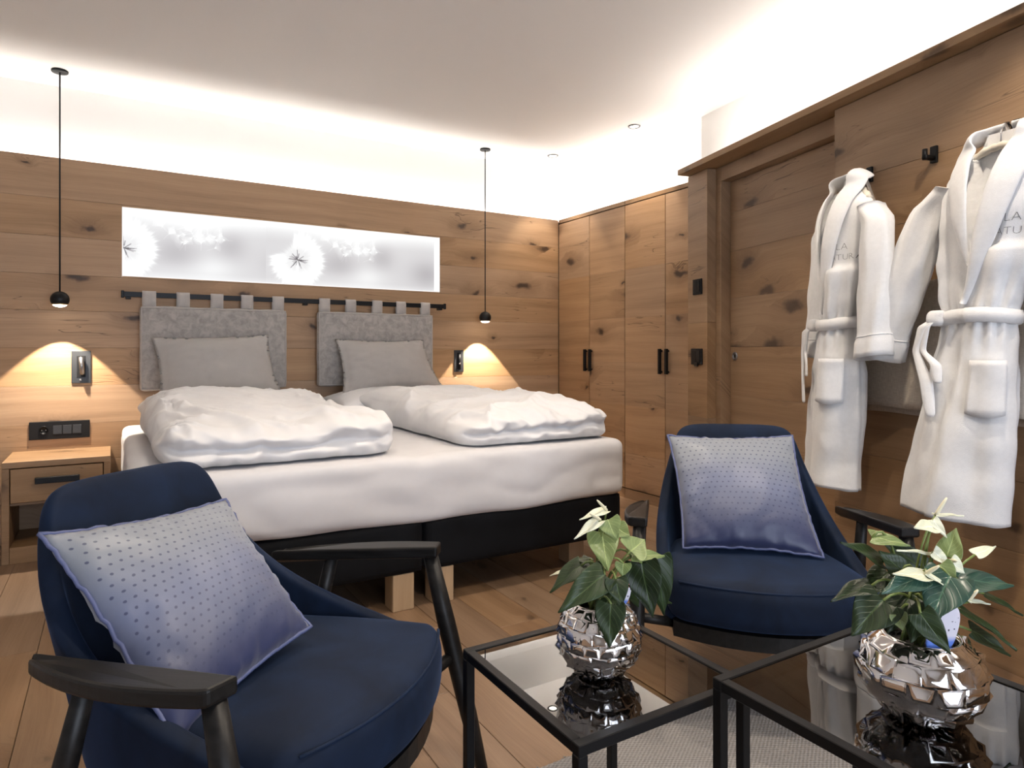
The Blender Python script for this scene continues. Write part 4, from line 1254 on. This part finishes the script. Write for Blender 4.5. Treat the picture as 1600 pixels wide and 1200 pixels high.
    # sleeves
    for s in (-1, 1):
        V, F = [], []
        N, M = 30, 28
        cz = 1.075
        for k in range(N + 1):
            t = k / N
            tt = t
            cx = s * (0.150 + 0.052 * smoothstep(0, 0.12, t) + flare[0 if s < 0 else 1] * t) + lean * (1.8 - (1.70 - 0.62 * t)) * 0.8
            cyy = 0.002 - 0.020 * t
            zz = 1.705 - (1.705 - cz) * t
            rx = 0.050 + 0.016 * smoothstep(0, 0.2, t) + 0.012 * t
            ry = 0.048 + 0.010 * t
            if t > 0.87: rx += 0.006; ry += 0.006
            tilt = s * (0.10 + 1.1 * flare[0 if s < 0 else 1])
            for m in range(M):
                a = 2 * PI * m / M
                dx, dy = math.cos(a) * rx, math.sin(a) * ry
                w = 0.010 * nz(math.cos(a) * 2 + seed + s, t * 5, math.sin(a) * 2) + 0.004 * math.sin(6 * a + 5 * t + seed)
                V.append((cx + dx * (1 + w / rx), cyy + dy * (1 + w / ry), zz + dx * tilt * (1 if t > 0.05 else 1.6)))
        for k in range(N):
            for m in range(M): F.append((k * M + m, k * M + (m + 1) % M, (k + 1) * M + (m + 1) % M, (k + 1) * M + m))
        F.append(tuple(range(M)))
        # inside of the cuff
        b0 = len(V)
        for m in range(M):
            p = Vector(V[N * M + m]); cxy = Vector((V[N * M][0], 0, 0))
        cc = sum((Vector(V[N * M + m]) for m in range(M)), Vector()) / M
        for m in range(M): V.append(cc + (Vector(V[N * M + m]) - cc) * 0.86)
        for m in range(M): V.append(cc + (Vector(V[N * M + m]) - cc) * 0.80 + Vector((0, 0, 0.06)))
        for m in range(M):
            m2 = (m + 1) % M
            F.append((N * M + m, N * M + m2, b0 + m2, b0 + m)); F.append((b0 + m, b0 + m2, b0 + M + m2, b0 + M + m))
        F.append(tuple(b0 + M + m for m in range(M)))
        slv = mk('sleeve', V, F, TERRY, r)
        # cuff hem line
        tube('cuff_seam', [Vector(V[26 * M + m]) for m in list(range(M)) + [0]], 0.0035, TERRY, slv, 6)
    # belt: a flat band round the waist, knot and two hanging ends
    V, F = [], []
    NB = 72
    for i in range(NB):
        th = 2 * PI * i / NB
        for (dz, off) in ((-0.026, 0.004), (-0.022, 0.017), (0.0, 0.021 + 0.002 * nz(th * 4, seed)), (0.022, 0.017), (0.026, 0.004)):
            p = body(th, BELTZ, off + 0.004, False); p.z += dz + 0.006 * math.sin(th * 2 + seed); V.append(p)
    for i in range(NB):
        for j in range(4): F.append((i * 5 + j, ((i + 1) % NB) * 5 + j, ((i + 1) % NB) * 5 + j + 1, i * 5 + j + 1))
    belt = mk('belt', V, F, TERRY, r)
    kp = body(-PI / 2 - 0.75, BELTZ, 0.030, False)
    V, F = rbox_geo(0.058, 0.044, 0.058, 0.020, (8, 8, 8))
    for v in V: v += Vector((nz(v.x * 30, v.z * 30, seed), nz(v.z * 30, v.x * 20, 3), 0)) * 0.005
    mk('knot', V, F, TERRY, belt, True, kp)
    def tail(name, x1, z1, wdt, bend):
        pts = [kp + Vector((0, -0.004, 0)), kp + Vector((bend * 0.6, -0.022, -0.03)), kp + Vector((bend, -0.020, -0.12)), Vector((x1 + bend * 0.3, -0.118, (kp.z + z1) / 2 - 0.05)), Vector((x1, -0.122, z1))]
        # resample
        P = []
        for i in range(len(pts) - 1):
            for q in range(5): P.append(pts[i].lerp(pts[i + 1], q / 5))
        P.append(pts[-1])
        V, F = [], []
        for i, p in enumerate(P):
            w = wdt * (0.8 + 0.2 * math.sin(i * 0.5))
            tw = 0.5 * math.sin(i * 0.22 + seed)
            for (a, b) in ((-1, -1), (1, -1), (1, 1), (-1, 1)):
                V.append(p + Vector((a * w * math.cos(tw), a * w * math.sin(tw) * 0.5 + b * 0.006, 0)))
        for i in range(len(P) - 1):
            for q in range(4): F.append((i * 4 + q, i * 4 + (q + 1) % 4, i * 4 + 4 + (q + 1) % 4, i * 4 + 4 + q))
        F.append((3, 2, 1, 0)); e = (len(P) - 1) * 4; F.append((e, e + 1, e + 2, e + 3))
        sub(mk('belt_end', V, F, TERRY, belt), 1)
    tail('belt_end', -0.150, 0.86, 0.025, -0.060)
    tail('belt_end', -0.125, 0.985, 0.021, -0.035)
    # patch pocket
    V, F = [], []
    n1, n2 = 10, 10
    for layer in (0.004, 0.013):
        for j in range(n2 + 1):
            for i in range(n1 + 1):
                th = -PI / 2 + 0.30 + 0.78 * i / n1
                z = 0.885 + 0.185 * j / n2 - 0.012 * math.sin(i / n1 * PI) * (j == 0)
                o_ = layer + (0.012 * math.exp(-((j - n2) / 2.2) ** 2) * math.sin(i / n1 * PI) if layer > .01 else 0)
                V.append(body(th, z, o_ + 0.006))
    S = (n1 + 1) * (n2 + 1)
    for j in range(n2):
        for i in range(n1):
            a = S + j * (n1 + 1) + i
            F.append((a, a + 1, a + n1 + 2, a + n1 + 1))
    for i in range(n1):
        F.append((i, i + 1, S + i + 1, S + i)); a = n2 * (n1 + 1) + i; F.append((S + a, S + a + 1, a + 1, a))
    for j in range(n2):
        a = j * (n1 + 1); b = a + n1 + 1
        F.append((a, S + a, S + b, b)); a += n1; b += n1; F.append((S + a, a, b, S + b))
    mk('pocket', V, F, TERRY, r)
    # embroidered lettering on the chest
    def lettering(txt, xc, zc, size):
        cu = bpy.data.curves.new('lettering', 'FONT'); cu.body = txt; cu.size = size; cu.align_x = 'CENTER'; cu.extrude = 0.0; cu.resolution_u = 3
        cu.offset = -0.0012 * size / 0.045
        to = bpy.data.objects.new('tmp_lettering', cu); COL.objects.link(to)
        dg = bpy.context.evaluated_depsgraph_get()
        me = bpy.data.meshes.new_from_object(to.evaluated_get(dg))
        bpy.data.objects.remove(to)
        bm = bmesh.new(); bm.from_mesh(me)
        bmesh.ops.subdivide_edges(bm, edges=[e for e in bm.edges if e.calc_length() > 0.012], cuts=2)
        for v in bm.verts:
            x, z = xc + v.co.x * 0.92, zc + v.co.y
            hw, hd, yc = interp(ROWS, z); hw *= wide
            cth = max(-0.98, min(0.98, abs(x / hw) ** 1.25)) * math.copysign(1, x)
            th = -math.acos(cth)
            p = body(th, z, 0.0035 + (0.0))
            v.co = p
        me2 = bpy.data.meshes.new('lettering'); bm.to_mesh(me2); bm.free()
        return link('lettering', me2, EMBRO, r)
    if text:
        lettering('LA', 0.105, 1.535, 0.040); lettering('NATURA', 0.105, 1.492, 0.036)
    return r, base

def hanger(base, yaw, xl, label, seed):
    r = empty('padded_hanger', (base.x, base.y, 0.545 - 0.5 * RS), WANG + yaw, label, 'hanger', 'padded hangers inside the robes')
    r.scale = (1, 1, RS)
    pts = [(-0.145, 0, 1.742), (-0.10, 0, 1.785), (-0.045, 0, 1.812), (0, 0, 1.818), (0.045, 0, 1.812), (0.10, 0, 1.785), (0.145, 0, 1.742)]
    P = []
    for i in range(len(pts) - 1):
        for q in range(5): P.append(Vector(pts[i]).lerp(Vector(pts[i + 1]), q / 5))
    P.append(Vector(pts[-1]))
    tube('padded_bar', P, [0.013 + 0.0025 * math.sin(i * 2.1) for i in range(len(P))], PADDED, r, 12)
    return r

ROBES = []
for (xl, dist, yaw, lab, hlab, seed, lean, wide, flare) in (
        (HX1 + 0.075, 0.185, math.radians(-17), 'white terry bathrobe hanging sideways nearer to the sliding door', 'cream padded hanger inside the robe nearer to the sliding door', 1.3, -0.085, 0.95, (-0.02, 0.06)),
        (HX3 + 0.065, 0.165, math.radians(6), 'white terry bathrobe hanging open-collared farther from the sliding door', 'cream padded hanger inside the robe farther from the sliding door', 4.1, -0.115, 0.90, (0.15, 0.20))):
    rb, bs = robe(xl, dist, yaw, lab, seed, lean, wide, flare)
    h = hanger(bs, yaw, xl, hlab, seed)
    # wire hook from the padded bar up to the wall peg, in the hanger's own frame
    inv = (Matrix.Translation(bs + Vector((0, 0, 0.545 - 0.5 * RS))) @ Matrix.Rotation(WANG + yaw, 4, 'Z') @ Matrix.Diagonal((1, 1, RS, 1))).inverted()
    hx = HX1 if 'sideways' in lab else HX3
    top = inv @ wpt(hx, -0.034, HOOKZ + 0.004)
    pts = [Vector((0, 0, 1.815)), Vector((0, 0, 1.868)), Vector((0.0, 0.012, 1.888)).lerp(top, 0.45) + Vector((0, 0, 0.012)), top + Vector((0, 0, 0.008)), top + Vector((0, 0.0, 0.008)) + (top - Vector((0, 0, 1.888))).normalized() * 0.02 + Vector((0, 0, -0.012))]
    P = []
    for i in range(len(pts) - 1):
        for q in range(4): P.append(pts[i].lerp(pts[i + 1], q / 4))
    P.append(pts[-1])
    tube('wire_hook', P, 0.0028, CHROME, h, 8)

# linen tote bag on the middle hook, behind the robes
bagc = wpt((wall_x(1340, 0.06) + wall_x(1600, 0.06)) / 2, 0, 0)
bag = empty('linen_bag', bagc, WANG, 'wide beige linen tote bag hanging behind the white robes', 'bag')
bw, bz0, bz1 = 0.355, 0.850, 1.372
def sheet(name, x0, x1, z0, z1, y, th, bulge, seed, taper=0.0):
    V, F = [], []
    nx, nz_ = 20, 16
    for side in (0, 1):
        for j in range(nz_ + 1):
            for i in range(nx + 1):
                fx, fz = i / nx, j / nz_
                z = z0 + (z1 - z0) * fz
                xx = x0 + (x1 - x0) * fx
                xx *= 1 + taper * (1 - fz)
                yy = y - bulge * math.sin(fx * PI) * math.sin(min(1, fz * 1.1) * PI) * 0.8 + 0.006 * nz(fx * 4 + seed, fz * 4) - th * (1 - side)
                V.append((xx, yy, z + 0.006 * nz(fx * 3, seed)))
    S = (nx + 1) * (nz_ + 1)
    for j in range(nz_):
        for i in range(nx):
            a = j * (nx + 1) + i
            F.append((a, a + 1, a + nx + 2, a + nx + 1)); F.append((S + a + nx + 1, S + a + nx + 2, S + a + 1, S + a))
    for i in range(nx):
        F.append((i + 1, i, S + i, S + i + 1)); a = nz_ * (nx + 1) + i; F.append((a, a + 1, S + a + 1, S + a))
    for j in range(nz_):
        a = j * (nx + 1); b = a + nx + 1; F.append((a, b, S + b, S + a)); F.append((b + nx, a + nx, S + a + nx, S + b + nx))
    return mk(name, V, F, LINEN, bag)
sheet('front_panel', -bw, bw, bz0 + 0.03, bz1, -0.074, 0.003, 0.010, 1.0, 0.04)
sheet('back_panel', -bw, bw, bz0, bz1, -0.006, 0.003, 0.0, 5.0, 0.02)
for s in (-1, 1):
    V = [(s * bw, -0.075, bz1), (s * bw, -0.008, bz1), (s * bw * 1.02, -0.008, bz0), (s * bw * 1.04, -0.075, bz0 + 0.03), (s * (bw - .003), -0.075, bz1), (s * (bw - .003), -0.008, bz1), (s * (bw * 1.02 - .003), -0.008, bz0), (s * (bw * 1.04 - .003), -0.075, bz0 + 0.03)]
    mk('side_gusset', V, [(0, 1, 2, 3), (7, 6, 5, 4), (0, 3, 7, 4), (1, 5, 6, 2), (0, 4, 5, 1), (3, 2, 6, 7)], LINEN, bag, False)
BINV = (Matrix.Translation(bagc) @ Matrix.Rotation(WANG, 4, 'Z')).inverted()
for (hxx, px, yy) in ((HX1, 1400, -0.066), (HX3, 1570, -0.066)):          # each strap loops over a robe's hook
    hk = BINV @ wpt(hxx, -0.026, HOOKZ - 0.020)
    xa = (BINV @ wpt(wall_x(px, 0.06), 0, 0)).x
    P = [Vector((xa - 0.02, yy, bz1 - 0.06)), Vector((xa - 0.02, yy, bz1)), hk + Vector((-0.010, 0, -0.02)), hk + Vector((0, 0, 0.004)), hk + Vector((0.010, 0, -0.02)), Vector((xa + 0.035, yy, bz1)), Vector((xa + 0.035, yy, bz1 - 0.06))]
    V, F = tube_geo(P, 0.011, 8, True, 0.25)
    mk('strap', V, F, LINEN, bag)

# ================================================================== ANTHURIUM PLANTS
def bez(a, b, c, n):
    return [a * (1 - t) ** 2 + b * 2 * t * (1 - t) + c * t * t for t in [i / n for i in range(n + 1)]]
def leaf_mesh(base, tip, width, nrm, droop=0.15, heart=0.22, cup=0.25, kind='leaf'):
    base, tip = Vector(base), Vector(tip)
    ax = tip - base; L = ax.length; ax.normalize()
    nrm = (nrm - ax * nrm.dot(ax))
    if nrm.length < 1e-3: nrm = ax.orthogonal()
    nrm.normalize(); sd = ax.cross(nrm).normalized()
    NL, NS = 9, 3
    V, UV, F = [], [], []
    for i in range(NL + 1):
        t = i / NL
        # heart-shaped outline: widest near the base, drawn-out tip
        wv = (math.sin(PI * min(1, (t * 0.86 + 0.14)) ** 0.62)) ** 0.95 * (1 - 0.25 * t) if t < 1 else 0.0
        w = width * 0.60 * max(0.0, wv) + (0.0006 if t == 1 else 0)
        for j in range(-NS, NS + 1):
            s = j / NS
            back = -heart * L * 0.55 * (abs(s) ** 1.5) * max(0, 1 - t * 2.6)         # lobes reach behind the stalk
            zc = cup * width * 0.5 * (abs(s) ** 1.3) * (1 - t) - droop * L * (t ** 2) + 0.03 * L * math.sin(t * 9 + s * 4)
            V.append(base + ax * (L * t + back) + sd * (s * w) + nrm * zc)
            UV.append((0.5 + s * 0.5, t))
    m = 2 * NS + 1
    for i in range(NL):
        for j in range(m - 1): F.append((i * m + j, i * m + j + 1, (i + 1) * m + j + 1, (i + 1) * m + j))
    return V, F, UV
def add_leaf(root, name, base, tip, width, nrm, mat, droop=0.12, cup=0.22, heart=0.22):
    V, F, UV = leaf_mesh(base, tip, width, nrm, droop, heart, cup)
    me = mesh_of(name, [v - root.location for v in V], F, True); add_uv(me, UV)
    o = link(name, me, mat, root)
    sm = o.modifiers.new('thickness', 'SOLIDIFY'); sm.thickness = 0.0011; sm.offset = 0
    sub(o, 1)
    return o
def plant(vc, zr, t0, leaves, spathes, label, vr, tagp):
    root = empty('anthurium', (vc.x, vc.y, zr), 0, label, 'plant', 'potted anthuriums')
    rd = random.Random(len(leaves))
    camv = lambda p: (Vector((0, 0, CAMZ)) - p).normalized()
    for (bx, by, tx, ty, w, d0, d1, mt, face) in leaves:
        b, t = at(bx, by, t0 + d0), at(tx, ty, t0 + d1)
        width = w / FOC * (t0 + (d0 + d1) / 2)
        up = Vector((0, 0, 1)) * (1 - face) + camv(b) * face + Vector((rd.uniform(-.2, .2), rd.uniform(-.2, .2), 0))
        add_leaf(root, 'leaf', b, t, width, up, mt, rd.uniform(0.05, 0.16))
        a = rd.uniform(0, 2 * PI); rr = rd.uniform(0.1, 0.6) * vr
        s0 = Vector((vc.x + rr * math.cos(a), vc.y + rr * math.sin(a), zr - 0.012))
        mid = Vector((s0.x * 0.6 + b.x * 0.4, s0.y * 0.6 + b.y * 0.4, max(b.z, s0.z) + 0.02 + 0.2 * max(0.0, b.z - s0.z)))
        tube('stem', [p - root.location for p in bez(s0, mid, b, 8)], [0.0022] * 9, STEM, root, 6)
    for (bx, by, tx, ty, w, d0, d1, mt, face, sp) in spathes:
        b, t = at(bx, by, t0 + d0), at(tx, ty, t0 + d1)
        width = w / FOC * (t0 + (d0 + d1) / 2)
        up = Vector((0, 0, 1)) * (1 - face) + camv(b) * face
        o = add_leaf(root, 'spathe', b, t, width, up, mt, 0.05, 0.30, 0.18)
        if sp:
            ax = (t - b); L = ax.length
            dirn = (ax.normalized() * 0.55 + up.normalized() * 0.8).normalized()
            P = [b - root.location + dirn * (L * 0.62 * k / 5) for k in range(6)]
            tube('spadix', P, [0.0028, 0.0032, 0.0032, 0.0030, 0.0026, 0.0014], SPADIX, o, 8)
        a = rd.uniform(0, 2 * PI); rr = rd.uniform(0.0, 0.4) * vr
        s0 = Vector((vc.x + rr * math.cos(a), vc.y + rr * math.sin(a), zr - 0.012))
        mid = Vector((s0.x * 0.7 + b.x * 0.3, s0.y * 0.7 + b.y * 0.3, b.z * 0.8 + s0.z * 0.2))
        tube('stem', [p - root.location for p in bez(s0, mid, b, 8)], [0.0020] * 9, STEM, root, 6)
    return root
D, Bq, Lq, Sq = LEAF, LEAF_B, LEAF_L, SPATHE
T1 = FV.dot(Vector((V1.x, V1.y, 0)))
T2 = FV.dot(Vector((V2.x, V2.y, 0)))
leaves1 = [
    (945, 898, 871, 953, 46, -0.05, -0.09, D, 0.45), (908, 884, 855, 921, 40, -0.01, -0.02, D, 0.35), (941, 832, 949, 889, 46, 0.00, -0.06, Lq, 0.85),
    (1003, 880, 1018, 968, 52, -0.03, -0.05, D, 0.75), (1026, 872, 1040, 965, 44, 0.0, 0.0, D, 0.7), (955, 944, 951, 1013, 44, -0.075, -0.105, D, 0.8),
    (962, 905, 972, 948, 34, -0.06, -0.09, D, 0.7), (986, 868, 1042, 866, 26, -0.02, 0.0, Lq, 0.35), (974, 880, 972, 902, 24, -0.04, -0.05, Lq, 0.8),
    (1005, 925, 1052, 941, 26, 0.03, 0.06, D, 0.3), (930, 915, 905, 955, 42, 0.03, 0.05, D, 0.4), (960, 930, 925, 965, 40, -0.02, -0.04, D, 0.3),
    (905, 880, 945, 905, 40, 0.05, 0.02, D, 0.3), (985, 905, 1000, 950, 40, 0.03, 0.04, D, 0.5), (920, 878, 900, 868, 22, 0.03, 0.06, D, 0.3)]
spathes1 = [
    (985, 862, 1008, 842, 44, -0.03, -0.01, Lq, 0.75, False), (950, 812, 962, 842, 34, -0.01, -0.03, Lq, 0.8, False), (965, 826, 984, 838, 28, 0.0, -0.02, Lq, 0.7, False),
    (948, 797, 905, 810, 17, 0.01, -0.01, Sq, 0.35, True), (938, 812, 896, 841, 19, -0.01, -0.03, Sq, 0.45, True), (880, 893, 858, 899, 8, 0.04, 0.05, Sq, 0.3, False)]
plant(V1, T1H + 0.132, T1, leaves1, spathes1, 'anthurium with dark leaves and few pale flowers in the smaller-faceted silver vase', 0.045, None)
leaves2 = [
    (1500, 907, 1588, 909, 46, 0.02, 0.01, Bq, 0.45), (1500, 952, 1596, 1010, 32, 0.01, -0.02, D, 0.3), (1517, 985, 1586, 1023, 30, 0.02, 0.01, D, 0.35),
    (1537, 928, 1602, 960, 22, 0.04, 0.04, D, 0.2), (1484, 900, 1452, 972, 64, -0.05, -0.09, Bq, 0.85), (1438, 958, 1487, 1024, 38, -0.08, -0.11, D, 0.6),
    (1379, 878, 1319, 842, 34, 0.02, 0.0, D, 0.5), (1408, 892, 1374, 860, 34, -0.01, 0.0, D, 0.6), (1438, 903, 1380, 921, 36, -0.05, -0.07, Bq, 0.55),
    (1362, 915, 1298, 931, 36, 0.0, -0.02, D, 0.35), (1380, 938, 1331, 990, 60, -0.03, -0.05, D, 0.6), (1388, 895, 1350, 928, 40, 0.02, 0.0, D, 0.5),
    (1442, 892, 1378, 838, 40, 0.04, 0.05, D, 0.6), (1362, 840, 1424, 848, 30, 0.02, 0.0, Lq, 0.4), (1480, 870, 1494, 824, 34, 0.01, 0.02, Lq, 0.7),
    (1420, 935, 1385, 985, 50, -0.02, -0.04, D, 0.4), (1445, 940, 1420, 1000, 55, -0.03, -0.055, D, 0.5), (1465, 940, 1505, 985, 45, 0.03, 0.04, D, 0.4),
    (1400, 930, 1360, 970, 40, 0.05, 0.06, D, 0.4), (1430, 915, 1425, 965, 46, 0.0, -0.02, D, 0.7), (1402, 960, 1412, 985, 26, -0.05, -0.06, Lq, 0.5)]
spathes2 = [
    (1457, 824, 1429, 823, 26, -0.01, -0.03, Sq, 0.6, False), (1457, 812, 1480, 840, 16, 0.0, -0.02, Sq, 0.5, False), (1462, 805, 1507, 804, 11, 0.02, 0.03, Sq, 0.2, True),
    (1458, 866, 1401, 857, 10, -0.01, -0.02, Sq, 0.25, False), (1446, 900, 1395, 894, 26, -0.05, -0.06, Sq, 0.45, False), (1447, 896, 1487, 920, 12, -0.05, -0.06, Sq, 0.35, True),
    (1458, 862, 1486, 884, 22, -0.02, -0.03, Sq, 0.5, False), (1484, 876, 1508, 896, 24, -0.02, -0.03, Sq, 0.6, True), (1468, 882, 1494, 918, 32, -0.03, -0.05, Lq, 0.7, False),
    (1523, 867, 1557, 852, 19, 0.03, 0.04, Sq, 0.55, False), (1513, 938, 1549, 943, 12, 0.0, 0.0, Sq, 0.3, True), (1515, 940, 1499, 925, 10, 0.0, 0.0, Sq, 0.3, False)]
plant(V2, T2H + 0.130, T2, leaves2, spathes2, 'large anthurium with many ivory flowers in the larger-faceted silver vase', 0.056, None)
# plant care tags stuck into the pots
def care_tag(px, py, t, h, lean, label, zroot):
    p = at(px, py, t)
    r = empty('plant_tag', p, -YAW, label, 'plant tag', 'oval plant tags in the vases')
    m = NT('tag_print'); s = m.sep(m.coord('Object'))
    n = m.noise(m.coord('Object'), 190.0, 1.0)[0]
    up = m.mrange(s[2], -h * 0.22, -h * 0.10)
    m.col(m.mix(up, (0.10, 0.20, 0.62), m.mix(m.mrange(n, 0.66, 0.70), (0.66, 0.64, 0.72), (0.03, 0.03, 0.06)))); m.p(Roughness=0.35)
    V, F = rbox_geo(h * 0.58, 0.0035, h, 0.0016, (10, 2, 14))
    for v in V:
        f = v.z / (h / 2); v.x *= max(0.05, 1 - abs(f) ** 2.6) ** 0.5
        v.x += lean * v.z; v.y += 0.10 * v.x * v.x / (h * 0.58)
    mk('card', V, F, m.m, r)
    tube('pick', [(-lean * h * 0.4, 0.001, -h * 0.4), (-lean * h * 0.5, 0.004, zroot - p.z)], 0.0014, STEM, r, 6)
    lathe('loop', [(0.0035 + 0.0015 * math.cos(a), 0.0015 * math.sin(a)) for a in [2 * PI * k / 8 for k in range(9)]], plain('pink_loop', (0.45, 0.16, 0.13), 0.4), r, 16, (lean * h * 0.55, 0, h * 0.54), rot=(PI / 2, 0, 0))
    return r
care_tag(1474, 985, T2 - 0.045, 0.082, 0.28, 'white and blue oval plant tag in the larger-faceted silver vase', T2H + 0.115)
care_tag(975, 932, T1 - 0.030, 0.040, 0.35, 'small white oval plant tag in the smaller-faceted silver vase', T1H + 0.118)
